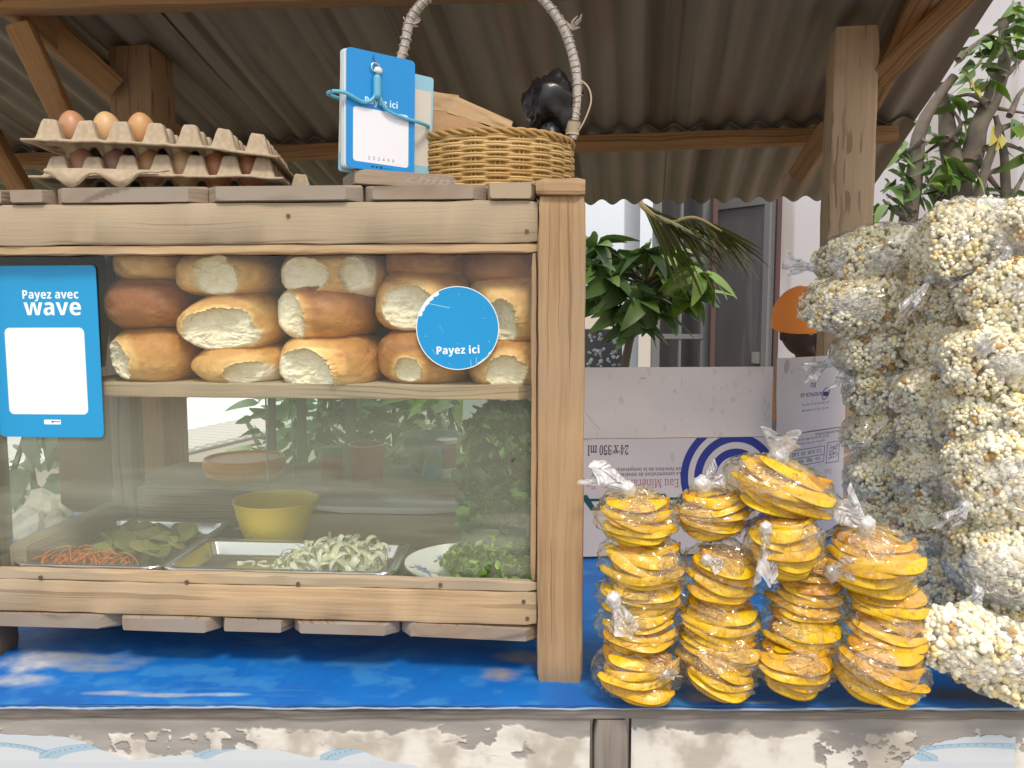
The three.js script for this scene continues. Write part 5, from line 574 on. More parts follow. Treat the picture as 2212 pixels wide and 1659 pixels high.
    const bb = thing('black_bag', c, 'crumpled glossy black plastic bag in the basket by the handle', 'bag'); part('film', smooth(g), phy([0.009, 0.008, 0.010], { roughness: 0.38, clearcoat: 0.2 }), bb); part('gathered_end', limb([V(-0.005, -0.03, 0), V(0, -0.06, 0.0)], [0.02, 0.028], 10, 8, 0.35), phy([0.008, 0.007, 0.009], { roughness: 0.3 }), bb); }
}
// ---------------------------------------------------------------- cardboard carton
{ seed(111);
  const c = P(1671, 940, 1.71), e = P(1824, 918, 1.87), yCr = P(1271, 948, 1.655).y, yT = P(1267, 794, 1.655).y, y0 = YC + 0.006;
  const A = V(P(1240, 900, 1.65).x, 0, -1.65), Bc = V(c.x, 0, c.z), E2 = V(e.x, 0, e.z), base = V((A.x + E2.x) / 2, y0, Bc.z - 0.08), T = thing('cardboard_box', base, 'grey cardboard carton upside down with blue rings and open flaps', 'cardboard box');
  const kraft = '#cdc4c1', H1 = yCr - y0, Hf = yT - yCr, wF = A.distanceTo(Bc), wS = Bc.distanceTo(E2), S = 2600;
  const dirtOn = (g, W, H, n) => { for (let i = 0; i < W; i += 6) { g.globalAlpha = 0.05; g.fillStyle = i % 12 ? '#8d8384' : '#cfc6c6'; g.fillRect(i, 0, 3, H); } for (let i = 0; i < n; i++) { g.globalAlpha = rr(0.04, 0.16); g.fillStyle = rnd() < 0.5 ? '#7c6a52' : '#d3c8b0'; const x = rnd() * W, y = rnd() * H; g.save(); g.translate(x, y); g.rotate(rr(-0.4, 0.4)); g.beginPath(); g.ellipse(0, 0, rr(3, 14), rr(4, 30), 0, 0, 7); g.fill(); g.restore(); } g.globalAlpha = 1; };
  // px helper on the front face: sheet columns 1265..1671 map to the width, rows measured below the crease
  const fx = (u) => { const p = P(u, 900, 1.68); return clamp((p.x - A.x) / (Bc.x - A.x)) ; };
  const front = ctex(1100, Math.round(1100 * H1 / wF), (g, W, H) => { g.fillStyle = kraft; g.fillRect(0, 0, W, H); dirtOn(g, W, H, 60);
    const X = (u) => fx(u) * W, Y = (v) => (v - 944) / 258 * H, sc = W / (X(1671) - X(1271)) * ((X(1671) - X(1271)) / 400);
    const up = (s, u, v, wpx, size, font, col, al = 1) => { g.save(); g.globalAlpha = al; g.translate(X(u), Y(v)); g.rotate(Math.PI); g.fillStyle = col; g.font = font.replace('#', Math.round(size * sc)); g.textAlign = 'center'; g.scale(wpx * sc / g.measureText(s).width, 1); g.fillText(s, 0, 0); g.restore(); };
    g.strokeStyle = '#2f3b86'; const cx = X(1595), cy = Y(1028); for (const [r, w] of [[103, 15], [75, 16], [46, 16]]) { g.lineWidth = w * sc; g.beginPath(); g.ellipse(cx, cy, r * sc, r * sc, 0, 0, 7); g.stroke(); } g.lineWidth = 17 * sc; g.beginPath(); g.arc(cx - 60 * sc, cy + 60 * sc, 195 * sc, -1.0, -0.35); g.stroke();
    up('24 x 350 ml', 1313, 958, 82, 27, '# px serif'.replace('# px', 'bold #px'), '#46424f'); up('GOBELETS', 1322, 981 - 12, 34, 9, 'bold #px serif', '#55505c');
    up('La concentration de minéraux peut varier', 1375, 1019, 180, 11, 'bold #px sans-serif', '#6b666e'); up('en fonction de la température du lieu', 1380, 1008, 170, 10.5, 'bold #px sans-serif', '#6b666e');
    up('Eau Minérale Naturelle', 1368, 1034, 186, 23, '#px serif', '#9a6064'); up('AWA', 1372, 1066, 220, 44, 'bold #px sans-serif', '#1f4f58'); });
  // the big word is not legible in the photograph: only its letter tops show
  const fm = (t) => std([0.98, 0.97, 1], { map: t, roughness: 0.85 }), plain = std([0.47, 0.42, 0.43], { roughness: 0.85 }), edge = std([0.36, 0.25, 0.15], { roughness: 0.9 });
  const flapT = ctex(1024, 400, (g, W, H) => { g.fillStyle = '#cfc6c0'; g.fillRect(0, 0, W, H); dirtOn(g, W, H, 90); g.fillStyle = '#4a3d33'; g.fillRect(340, 60, 26, 3); g.strokeStyle = '#cfc6c4'; g.lineWidth = 3; g.globalAlpha = 0.6; g.beginPath(); g.moveTo(480, 60); g.quadraticCurveTo(600, 200, 650, 390); g.stroke(); g.strokeStyle = '#8d7a66'; g.beginPath(); g.moveTo(60, 260); g.lineTo(130, 350); g.stroke(); g.globalAlpha = 1; g.fillStyle = '#7d8fb0'; g.globalAlpha = 0.35; g.fillRect(985, 250, 5, 60); });
  const sideT = ctex(600, 900, (g, W, H) => { g.fillStyle = '#c8beb8'; g.fillRect(0, 0, W, H); dirtOn(g, W, H, 50); const up = (s, x, y, wpx, size, font, col) => { g.save(); g.translate(x, y); g.rotate(Math.PI); g.fillStyle = col; g.font = font.replace('#', size); g.textAlign = 'center'; g.scale(wpx / g.measureText(s).width, 1); g.fillText(s, 0, 0); g.restore(); };
    up('AQUA INTERNATIONAL', 450, 14, 250, 28, 'bold #px sans-serif', '#5a5560'); up('Tél 27 22 42 52 98 Cel 07 07 02 99 09', 250, 42, 420, 24, 'bold #px sans-serif', '#5a5560'); up('Agence BP 962 Abidjan', 290, 76, 260, 24, '#px sans-serif', '#5a5560');
    g.strokeStyle = '#4c4854'; g.lineWidth = 5; g.strokeRect(120, 130, 300, 130); g.beginPath(); g.moveTo(120, 200); g.lineTo(420, 200); g.stroke(); g.strokeRect(445, 110, 110, 170); up('7.2  0.05  15  2.82', 270, 150, 250, 40, 'bold #px sans-serif', '#57525e'); up('Ca   Mg   Na   K', 270, 216, 230, 40, 'bold #px sans-serif', '#57525e'); g.fillStyle = '#6a656f'; for (let i = 0; i < 60; i++) g.fillRect(460 + rnd() * 75, 125 + rnd() * 120, rr(4, 18), rr(3, 9)); up('Dépôt', 300, 292, 90, 26, '#px sans-serif', '#6a656f'); up('Eau', 460, 330, 60, 60, '#px serif', '#9a6a68'); });
  const flap2T = ctex(600, 640, (g, W, H) => { g.fillStyle = '#c8beb7'; g.fillRect(0, 0, W, H); dirtOn(g, W, H, 50); for (const [x, y] of [[80, 70], [300, 60]]) { g.globalAlpha = 0.3; g.fillStyle = '#6b5a44'; g.beginPath(); g.ellipse(x, y, 22, 60, 0.1, 0, 7); g.fill(); } g.globalAlpha = 1; const up = (s, x, y, wpx, size, font, col) => { g.save(); g.translate(x, y); g.rotate(Math.PI); g.fillStyle = col; g.font = font.replace('#', size); g.textAlign = 'center'; g.scale(wpx / g.measureText(s).width, 1); g.fillText(s, 0, 0); g.restore(); };
    up('RU', 300, 222, 50, 62, 'bold #px sans-serif', '#3b3a63'); up('AFRIPACK-26', 290, 308, 190, 46, 'bold #px sans-serif', '#45425c'); g.fillStyle = '#34335c'; g.fillRect(395, 312, 42, 40); g.strokeStyle = '#34335c'; g.lineWidth = 7; g.beginPath(); g.ellipse(415, 330, 26, 52, 0.3, 0, 7); g.stroke(); up('21 20 19 18 17 16 15', 330, 400, 236, 24, 'bold #px sans-serif', '#5b5666'); up('14 13 12 11 10 09 08', 330, 450, 236, 24, 'bold #px sans-serif', '#5b5666'); });
  const panel = (name, p, q, yb, yt, tex, lean = 0, th = 0.004, label) => { const L = p.distanceTo(q), hh = yt - yb, ang = Math.atan2(-(q.z - p.z), q.x - p.x), g = new THREE.BoxGeometry(L, hh, th, 24, 10, 1), v = g.attributes.position; for (let i = 0; i < v.count; i++) v.setZ(i, v.getZ(i) + 0.003 * sn(v.getX(i) * 9 + yb * 7, v.getY(i) * 12, 4) + 0.0015 * sn(v.getX(i) * 40, v.getY(i) * 30, yb)); g.translate(0, hh / 2, 0); g.computeVertexNormals(); const m = wpart(name, g, [edge, edge, edge, edge, fm(tex), plain], T, V((p.x + q.x) / 2, yb, (p.z + q.z) / 2), [lean, ang, 0]); m.rotation.order = 'YXZ'; if (label) m.userData.label = label; return m; };
  panel('front_panel', A, Bc, y0, yCr, front, 0, 0.004, 'front panel with blue rings and upside down print'); panel('flap', A, Bc.clone().lerp(A, 0.012), yCr + 0.001, yT, flapT, -0.02);
  panel('side_panel', Bc, E2, y0, P(1671, 942, 1.71).y - 0.002, sideT); panel('flap', Bc.clone().lerp(E2, 0.02), E2, P(1671, 942, 1.71).y, P(1668, 777, 1.71).y + 0.002, flap2T, -0.015);
  const back = V(E2.x - 0.32, 0, E2.z - 0.28), A2 = V(A.x + 0.0, 0, A.z - 0.3); panel('side_panel', back, E2.clone(), y0, yCr, flapT); panel('side_panel', A2, A.clone(), y0, yCr, flapT); panel('back_panel', A2, back, y0, yCr, flapT);
}
// ---------------------------------------------------------------- clear bags
const wrinkle = dtex(512, 512, (x, y) => { const w = fbm(x * 3, y * 3, 0, 3) * 2; let v = 0; for (const [a, k] of [[0.4, 9], [1.3, 14], [2.5, 11]]) { const q = (x * Math.cos(a) + y * Math.sin(a)) * k + w; v += 1 - Math.abs(noise(q, (x * Math.sin(a) - y * Math.cos(a)) * 2.5 + k) * 2 - 1); } v = Math.pow(v / 3, 1.6); return [v, v, v]; }, false);
const film = (op, rough, c, ior) => { const m = phy(c, { transmission: op, thickness: 0, roughness: rough, ior, bumpMap: wrinkle, bumpScale: 0.009, side: THREE.DoubleSide }); return m; };
const FILM_POP = film(0.965, 0.10, [0.99, 0.99, 0.98], 1.8), FILM_CHIP = film(0.98, 0.10, [0.99, 0.96, 0.84], 1.75), FILM_KNOT = film(0.55, 0.22, [0.93, 0.93, 0.95], 1.9);
// closed film round a body of half sizes ax, ay, az, gathered towards `neck`
function filmGeo(ax, ay, az, neck, s, wr = 0.0035) {
  const n0 = neck.clone().normalize(), g = new THREE.SphereGeometry(1, 56, 44), q = new THREE.Quaternion().setFromUnitVectors(V(0, 1, 0), n0), p = g.attributes.position, X = V(1, 0, 0).applyQuaternion(q), Z = V(0, 0, 1).applyQuaternion(q), tip = V(n0.x * ax, n0.y * ay, n0.z * az).multiplyScalar(1.12);
  for (let i = 0; i < p.count; i++) { const d = V(p.getX(i), p.getY(i), p.getZ(i)).applyQuaternion(q), an = Math.acos(clamp(d.dot(n0), -1, 1)), phi = Math.atan2(d.dot(Z), d.dot(X)), w = sst(0.85, 0.08, an); let o = V(d.x * ax, d.y * ay, d.z * az); const pl = (0.0045 * Math.sin(phi * 11 + 3 * sn(phi, s, 1)) + 0.003 * Math.sin(phi * 23 + s)) * Math.sin(Math.min(1.2, an) / 1.2 * Math.PI * 0.8 + 0.1) * (0.35 + w); const k = wr * 2 * (0.5 - Math.abs(sn(d.x * 3.2 + s, d.y * 4.2, d.z * 3.2))) + wr * 0.8 * sn(d.x * 9, d.y * 9 + s, d.z * 9); o.addScaledVector(d, k + pl); o.lerp(tip, w * w * 0.72); p.setXYZ(i, o.x, o.y, o.z); }
  g.computeVertexNormals(); return [g, tip];
}
function tailGeo(dir, len, rad, s) { const d = dir.clone().normalize(), q = new THREE.Quaternion().setFromUnitVectors(V(0, 1, 0), d), pos = [], uv = [], idx = [], N = 40, K = 9; for (let j = 0; j <= K; j++) for (let i = 0; i <= N; i++) { const t = j / K, f = i / N * 6.2832, pl = Math.sin(f * 5 + s) * 0.45 + Math.sin(f * 9 + 2 * s) * 0.25, r = lerp(0.004, rad, Math.pow(t, 0.8)) * (1 + pl * t * 0.9), v = V(Math.cos(f) * r, t * len * (1 + 0.25 * Math.sin(f * 3 + s) * t), Math.sin(f) * r * 0.6).add(V(0.25 * len * t * t * Math.sin(s), 0, 0.2 * len * t * t * Math.cos(s * 2))).applyQuaternion(q); pos.push(...v.toArray()); uv.push(i / N * 1.5, t * 0.6); } for (let j = 0; j < K; j++) for (let i = 0; i < N; i++) { const a = j * (N + 1) + i, b = a + N + 1; idx.push(a, b, a + 1, b, b + 1, a + 1); } return geo(pos, uv, idx); }
const FILM_SLACK = film(0.9, 0.16, [0.99, 0.95, 0.85], 1.7), FILM_FOLD = film(0.80, 0.2, [0.98, 0.98, 0.99], 1.7);
// a slack crumpled patch of film standing off a body of half sizes ax, ay, az
function foldGeo(ax, ay, az, dir, span, s) { const d0 = dir.clone().normalize(), X = V(0, 1, 0).cross(d0).normalize(), Y = d0.clone().cross(X), pos = [], uv = [], idx = [], N = 22, ro = s * 1.7; for (let j = 0; j <= N; j++) for (let i = 0; i <= N; i++) { let a = i / N * 2 - 1, b = j / N * 2 - 1; const l = Math.max(Math.abs(a), Math.abs(b)), h = Math.hypot(a, b) || 1, k = l / h * (1 + 0.35 * sn(Math.atan2(b, a) * 1.3, s, 2)); a *= k; b *= k * 0.75; const aa = a * Math.cos(ro) - b * Math.sin(ro), bb = a * Math.sin(ro) + b * Math.cos(ro); const d = d0.clone().addScaledVector(X, aa * span).addScaledVector(Y, bb * span).normalize(), w = 0.004 * (1 - l * l) + 0.006 * (0.5 - Math.abs(sn(a * 2.2 + s, b * 0.8, s))) + 0.0015 * (0.5 - Math.abs(sn(a * 6, b * 2, s + 4))); const p = V(d.x * ax, d.y * ay, d.z * az).multiplyScalar(1.03).addScaledVector(d, w + 0.002); pos.push(...p.toArray()); uv.push(i / N, j / N); } for (let j = 0; j < N; j++) for (let i = 0; i < N; i++) { const q = j * (N + 1) + i; idx.push(q, q + 1, q + N + 2, q, q + N + 2, q + N + 1); } return geo(pos, uv, idx); }
const knotG = (() => { const g = new THREE.IcosahedronGeometry(0.009, 3), p = g.attributes.position; for (let i = 0; i < p.count; i++) { const v = V(p.getX(i), p.getY(i), p.getZ(i)); v.multiplyScalar(1 + 0.35 * sn(v.x * 260, v.y * 260, v.z * 260)); p.setXYZ(i, v.x, v.y, v.z); } return smooth(g); })();
// ---------------------------------------------------------------- fried plantain strips
const chipTex = dtex(256, 128, (x, y) => { const n = fbm(x * 14, y * 8, 0, 4), sp = sst(0.76, 0.82, noise(x * 40, y * 16)); return mix3(mix3([0.74, 0.43, 0.002], [0.90, 0.64, 0.005], n), [0.5, 0.22, 0.012], sp * 0.4); });
const M_CHIP = [[1, 1, 1], [1, 0.97, 0.8], [0.94, 0.82, 0.7], [0.78, 0.56, 0.4]].map((c) => phy(c, { map: chipTex, roughness: 0.38, bumpMap: chipTex, bumpScale: 0.001, transmission: 0.12, thickness: 0, clearcoat: 0.25, clearcoatRoughness: 0.3, side: THREE.DoubleSide }));
// long strip bent into a bow: front half of an ellipse of half sizes 1 x 1 (scaled per bag), sagging
function strip(s) { seed(s); const N = 34, K = 8, pos = [], uv = [], idx = [], sag = rr(0.22, 0.34), tilt = rr(-0.09, 0.09), w = rr(0.42, 0.80), lean = rr(0.05, 0.6), a0 = rr(1.2, 1.52), a1 = rr(1.2, 1.52), ph = rr(0, 6);
  for (let i = 0; i <= N; i++) { const t = i / N, a = lerp(-a0, a1, t), x = Math.sin(a), z = Math.cos(a), ww = w * Math.pow(Math.sin(Math.PI * (0.03 + 0.94 * t)), 0.5) * (1 + 0.10 * Math.sin(t * 9 + ph)), y = -sag * (1 - x * x) + sag * 0.55 + tilt * x + 0.035 * sn(t * 4, s, 1), le = lean + 0.25 * sn(t * 4, s, 6), rip = 0.035 * Math.sin(t * 14 + ph);
    for (let k = 0; k < K; k++) { const f = k / K * 6.2832, cu = Math.cos(f), cv = Math.sin(f) * 0.13; // lens section: broad face outward
      const up = cu * ww / 2, o = cv * ww / 2 - 0.10 * up * up / (ww + 0.01); pos.push(x * (1 + o + rip * cu - Math.sin(le) * up * 0.8), y + up * Math.cos(le) + 0.02 * rip, z * (1 + o + rip * cu) - Math.sin(le) * up); uv.push(t * 2 + s * 0.37, k / K * 0.6 + s * 0.21); } }
  for (let i = 0; i < N; i++) for (let k = 0; k < K; k++) { const a = i * K + k, b = i * K + (k + 1) % K; idx.push(a, b, a + K, b, b + K, a + K); } return geo(pos, uv, idx); }
const STRIPS = Array.from({ length: 12 }, (_, i) => strip(200 + i));
const flatStrip = (() => { const g = new THREE.CylinderGeometry(1, 1, 0.06, 28, 1), p = g.attributes.position; for (let i = 0; i < p.count; i++) p.setXYZ(i, p.getX(i), p.getY(i) + 0.12 * Math.cos(p.getX(i) * 2), p.getZ(i) * 0.45); g.computeVertexNormals(); return g; })();
const bundleG = new THREE.SphereGeometry(1, 28, 20);
function chipBag(u0, u1, v0, v1, o) {
  const { tilt = 0, knot = null, tail = null, s = 1, dark = 0, label } = o, z = (o.z ?? 1.12) * 0.945; seed(300 + s);
  const c = P((u0 + u1) / 2, (v0 + v1) / 2 - 5, z), ax = (u1 - u0) / 2 * M(z), ay = (v1 - v0) / 2 * M(z), az = Math.max(0.038, ax * 0.74), t = thing('plantain_chip_bag', c, label, 'chip bag', 'clear bags of plantain chips'); t.rotation.z = tilt;
  const n = Math.max(5, Math.round(ay / 0.0068)), lean0 = rr(-0.05, 0.05); for (let i = 0; i < n; i++) { const f = (i + 0.5) / n * 2 - 1, r = Math.sqrt(Math.max(0.2, 1 - f * f * 0.62)), k = (i * 5 + s * 3) % 12, m = part('plantain_chip', STRIPS[k], M_CHIP[Math.min(3, Math.floor(rnd() * 2.4 + dark))], t, V(rr(-0.06, 0.06) * ax, f * ay * 0.80 + rr(-0.0025, 0.0025), rr(-0.004, 0.004))); m.scale.set(ax * r * 0.95, Math.max(ay * 0.62, 0.022), az * r * 0.93); m.rotation.set(rr(-0.05, 0.05), rr(-0.35, 0.35), lean0 + rr(-0.17, 0.17)); }
  for (let i = 0; i < 3; i++) { const m = part('plantain_chip', STRIPS[(i * 7 + s) % 12], M_CHIP[1 + i % 3], t, V(0, (i - 1) * 0.55 * ay, -0.004)); m.scale.set(ax * 0.8, Math.max(ay * 1.1, 0.03), az * 0.74); m.rotation.y = rr(-0.4, 0.4); }
  part('chip_bundle', bundleG, M_CHIP[3], t).scale.set(ax * 0.74, ay * 0.8, az * 0.66);
  for (let i = 0; i < 2; i++) { const m = part('plantain_chip', flatStrip, M_CHIP[i], t, V(rr(-0.1, 0.1) * ax, ay * (0.66 + i * 0.07), rr(-0.2, 0.2) * az)); m.scale.set(ax * 0.66, 0.024, az * 0.8); m.rotation.set(rr(-0.12, 0.12), rr(-0.8, 0.8), rr(-0.1, 0.1)); }
  const kd = knot ? V((knot[0] - (u0 + u1) / 2) * M(z), -(knot[1] - (v0 + v1) / 2) * M(z), knot[2] ?? 0.004) : V(rr(-0.3, 0.3) * ax, ay * 0.3, -az); const q = kd.clone().applyAxisAngle(V(0, 0, 1), -tilt), nk = V(q.x / ax, q.y / ay, q.z / az).normalize();
  const [g, tip] = filmGeo(ax * 1.01, ay * 1.03, az * 1.0, nk, s, 0.0045); part('film', g, FILM_CHIP, t);
  for (let i = 0; i < 1; i++) part('film_fold', foldGeo(ax * 1.0, ay * 1.02, az * 1.0, V(rr(-0.8, 0.8), rr(0, 0.9), 1), rr(0.35, 0.6), s * 2 + i * 5), FILM_SLACK, t);
  if (knot) { const kn = part('knot', knotG, FILM_KNOT, t, tip); kn.scale.setScalar(knot[3] ?? 1); const td = tail ? V(tail[0], -tail[1], tail[2] ?? 0.2).applyAxisAngle(V(0, 0, 1), -tilt) : nk.clone().add(V(0, 0.2, 0.2)), L = tail ? Math.hypot(tail[0], tail[1]) * M(z) : 0.022; part('bag_tail', tailGeo(td, L, Math.min(0.014, L * 0.45 + 0.003), s), FILM_KNOT, kn); }
}
const CH = [
  [1281, 1474, 1392, 1510, { s: 1, z: 1.11, dark: 0.9, knot: [1450, 1425, 0.05, 0.6], label: 'bottom bag of plantain chips in the stack nearest the case post' }],
  [1290, 1462, 1302, 1412, { s: 2, z: 1.115, tilt: -0.08, label: 'plantain chip bag second from the bottom in the stack by the post' }],
  [1290, 1482, 1240, 1335, { s: 3, z: 1.13, dark: 0.6, knot: [1312, 1278, 0.045, 1.2], tail: [25, 50, 0.3], label: 'plantain chip bag with white knot at its left, middle of stack by the post' }],
  [1294, 1484, 1154, 1290, { s: 4, z: 1.12, tilt: -0.16, label: 'large tilted plantain chip bag second from the top by the post' }],
  [1286, 1465, 1068, 1172, { s: 5, z: 1.115, tilt: -0.03, knot: [1352, 1052, 0.0, 1.2], tail: [-52, -38, 0.1], label: 'top plantain chip bag by the post with a long twisted tail' }],
  [1470, 1632, 1400, 1503, { s: 6, z: 1.11, tilt: -0.38, label: 'bottom plantain chip bag of the second stack, sloping down to the right' }],
  [1454, 1648, 1352, 1455, { s: 7, z: 1.125, tilt: -0.12, label: 'plantain chip bag second from the bottom in the second stack' }],
  [1456, 1640, 1286, 1396, { s: 8, z: 1.13, tilt: -0.1, dark: 0.3, label: 'plantain chip bag in the middle of the second stack' }],
  [1474, 1638, 1172, 1316, { s: 9, z: 1.125, dark: 0.6, tilt: -0.18, knot: [1500, 1178, 0.045, 0.8], tail: [34, 16, 0.4], label: 'plantain chip bag with a clear tail at its upper left, second stack' }],
  [1456, 1622, 1058, 1163, { s: 10, z: 1.13, knot: [1512, 1046, 0.0, 1.4], tail: [26, -14, 0.1], label: 'top plantain chip bag of the second stack, just left of the highest bag' }],
  [1626, 1796, 1384, 1498, { s: 11, z: 1.115, tilt: -0.12, dark: 0.4, label: 'bottom plantain chip bag of the third stack' }],
  [1638, 1812, 1318, 1418, { s: 12, z: 1.13, tilt: -0.2, dark: 0.4, label: 'plantain chip bag second from the bottom in the third stack' }],
  [1652, 1824, 1252, 1350, { s: 13, z: 1.135, tilt: -0.16, label: 'plantain chip bag in the middle of the third stack' }],
  [1672, 1824, 1184, 1290, { s: 14, z: 1.14, dark: 1.2, knot: [1790, 1215, 0.05, 1.3], label: 'browner plantain chip bag with bunched film at its right, third stack' }],
  [1616, 1770, 1108, 1244, { s: 15, z: 1.10, knot: [1636, 1128, 0.03, 0.9], tail: [20, 110, 0.35], label: 'bright yellow plantain chip bag under the highest bag, long tail hanging' }],
  [1568, 1808, 1000, 1112, { s: 16, z: 1.12, tilt: -0.30, knot: [1676, 1004, 0.012, 1.5], label: 'highest plantain chip bag, leaning right in front of the blue rings' }],
  [1794, 2002, 1380, 1508, { s: 17, z: 1.10, tilt: -0.26, dark: 1.0, label: 'bottom plantain chip bag of the rightmost stack by the loose popcorn bag' }],
  [1818, 1998, 1310, 1434, { s: 18, z: 1.12, tilt: -0.2, dark: 0.6, label: 'plantain chip bag second from the bottom in the rightmost stack' }],
  [1822, 1998, 1258, 1338, { s: 19, z: 1.13, dark: 0.4, label: 'thin plantain chip bag second from the top of the rightmost stack' }],
  [1776, 1990, 1142, 1280, { s: 20, z: 1.12, tilt: -0.14, dark: 0.5, knot: [1866, 1152, 0.01, 1.3], tail: [-40, -24, 0.1], label: 'top plantain chip bag of the rightmost stack, in front of the popcorn' }],
];
for (const a of CH) chipBag(...a);
// ---------------------------------------------------------------- popcorn
const kernel = (s) => { seed(s); const gs = [], n = 6; for (let i = 0; i < n; i++) { const r = rr(0.38, 0.66), g = new THREE.IcosahedronGeometry(r, 1), p = g.attributes.position; for (let k = 0; k < p.count; k++) { const v = V(p.getX(k), p.getY(k), p.getZ(k)); v.multiplyScalar(1 + 0.25 * sn(v.x * 3 + s, v.y * 3, v.z * 3 + i)); p.setXYZ(k, v.x, v.y, v.z); } const d = V(rr(-1, 1), rr(-1, 1), rr(-1, 1)).normalize().multiplyScalar(0.60), q = smooth(g.translate(d.x, d.y, d.z)), col = []; for (let k = 0; k < q.attributes.position.count; k++) { const f = rr(0.92, 1); col.push(f, f, f * 0.97); } q.setAttribute('color', new THREE.Float32BufferAttribute(col, 3)); gs.push(q); }
  const hull = smooth(new THREE.IcosahedronGeometry(0.34, 1).translate(0.1, 0.1, 0.42)), hc = []; for (let k = 0; k < hull.attributes.position.count; k++) hc.push(0.66, 0.46, 0.25); hull.setAttribute('color', new THREE.Float32BufferAttribute(hc, 3)); gs.push(hull); return mergeGeometries(gs); };
const KERN = [kernel(1), kernel(2)], M_KERN = std([1, 1, 1], { vertexColors: true, roughness: 0.75 });
function popcornBag(u0, u1, v0, v1, z, neckPx, s, label, o = {}) {
  seed(500 + s); const { depth = 0.062, tilt = rr(-0.13, 0.13), size = 0.0067, sy = 0, tails = 1, flat = 0, big = 1 } = o, c = P((u0 + u1) / 2, (v0 + v1) / 2, z), grow = o.grow ?? 1, ax = (u1 - u0) / 2 * M(z) * grow - 0.004, ay = (v1 - v0) / 2 * M(z) * grow - 0.003, az = depth, t = thing('popcorn_bag', c, label, 'popcorn bag', 'clear bags of popcorn'); t.rotation.set(flat, sy, tilt);
  const area = 4 * Math.PI * Math.pow((Math.pow(ax * ay, 1.6) + Math.pow(ax * az, 1.6) + Math.pow(ay * az, 1.6)) / 3, 1 / 1.6), n = Math.round(area / (size * size * 2.1)), X = [[], []], C = [[], []], o3 = new THREE.Object3D();
  const lay = (N, k, dk) => { for (let i = 0; i < N; i++) { const y = 1 - 2 * (i + 0.5) / N, r = Math.sqrt(1 - y * y), f = i * 2.39996 + 0.1 * rnd(), d = V(Math.cos(f) * r + rr(-0.04, 0.04), y + rr(-0.04, 0.04), Math.sin(f) * r); const e = 0.78, q = (x) => Math.sign(x) * Math.pow(Math.abs(x), e); const w = k * (1 + 0.17 * sn(d.x * 2.3 + s * 3.7, d.y * 2.3, d.z * 2.3)); o3.position.set(q(d.x) * ax * w, q(d.y) * ay * w, q(d.z) * az * w); o3.rotation.set(rnd() * 6.28, rnd() * 6.28, rnd() * 6.28); o3.scale.setScalar(size * rr(0.75, 1.2) * big); o3.updateMatrix(); const b = rnd() < 0.5 ? 0 : 1; X[b].push(o3.matrix.clone()); const m = rnd(), cc = m < 0.025 ? [0.55, 0.34, 0.13] : m < 0.17 ? [0.88, 0.74, 0.42] : mix3([0.92, 0.85, 0.62], [0.97, 0.95, 0.84], rnd()); C[b].push(RGB(cc[0] * dk, cc[1] * dk, cc[2] * dk)); } };
  lay(n, 0.93, 1); lay(Math.round(n * 0.7), 0.78, 0.95);
  for (const b of [0, 1]) { const im = new THREE.InstancedMesh(KERN[b], M_KERN, X[b].length); im.name = 'popcorn'; X[b].forEach((m, i) => { im.setMatrixAt(i, m); im.setColorAt(i, C[b][i]); }); im.userData.kind = 'stuff'; shadows(im); t.add(im); }
  const core = new THREE.SphereGeometry(1, 20, 14); part('popcorn_filling', core, std([0.66, 0.52, 0.28], { roughness: 0.9 }), t).scale.set(ax * 0.72, ay * 0.72, az * 0.72);
  const nk = V(neckPx[0], -neckPx[1], neckPx[2] ?? 0).normalize(), [g, tip] = filmGeo(ax * 1.03 + 0.003, ay * 1.03 + 0.003, az * 1.03 + 0.003, nk, s, 0.003); part('film', g, FILM_POP, t);
  for (let i = 0; i < 2; i++) part('film_fold', foldGeo(ax * 1.03, ay * 1.03, az * 1.03, V(rr(-0.8, 0.5), rr(-0.6, 0.7), 1), rr(0.3, 0.55), s + i * 3), FILM_FOLD, t);
  const kn = part('knot', knotG, FILM_KNOT, t, tip); kn.scale.setScalar(0.9); part('bag_tail', tailGeo(nk.clone().add(V(rr(-0.2, 0.2), rr(-0.3, 0.5), 0.25)), (neckPx[3] ?? 0.05), 0.018, s), FILM_KNOT, kn);
}
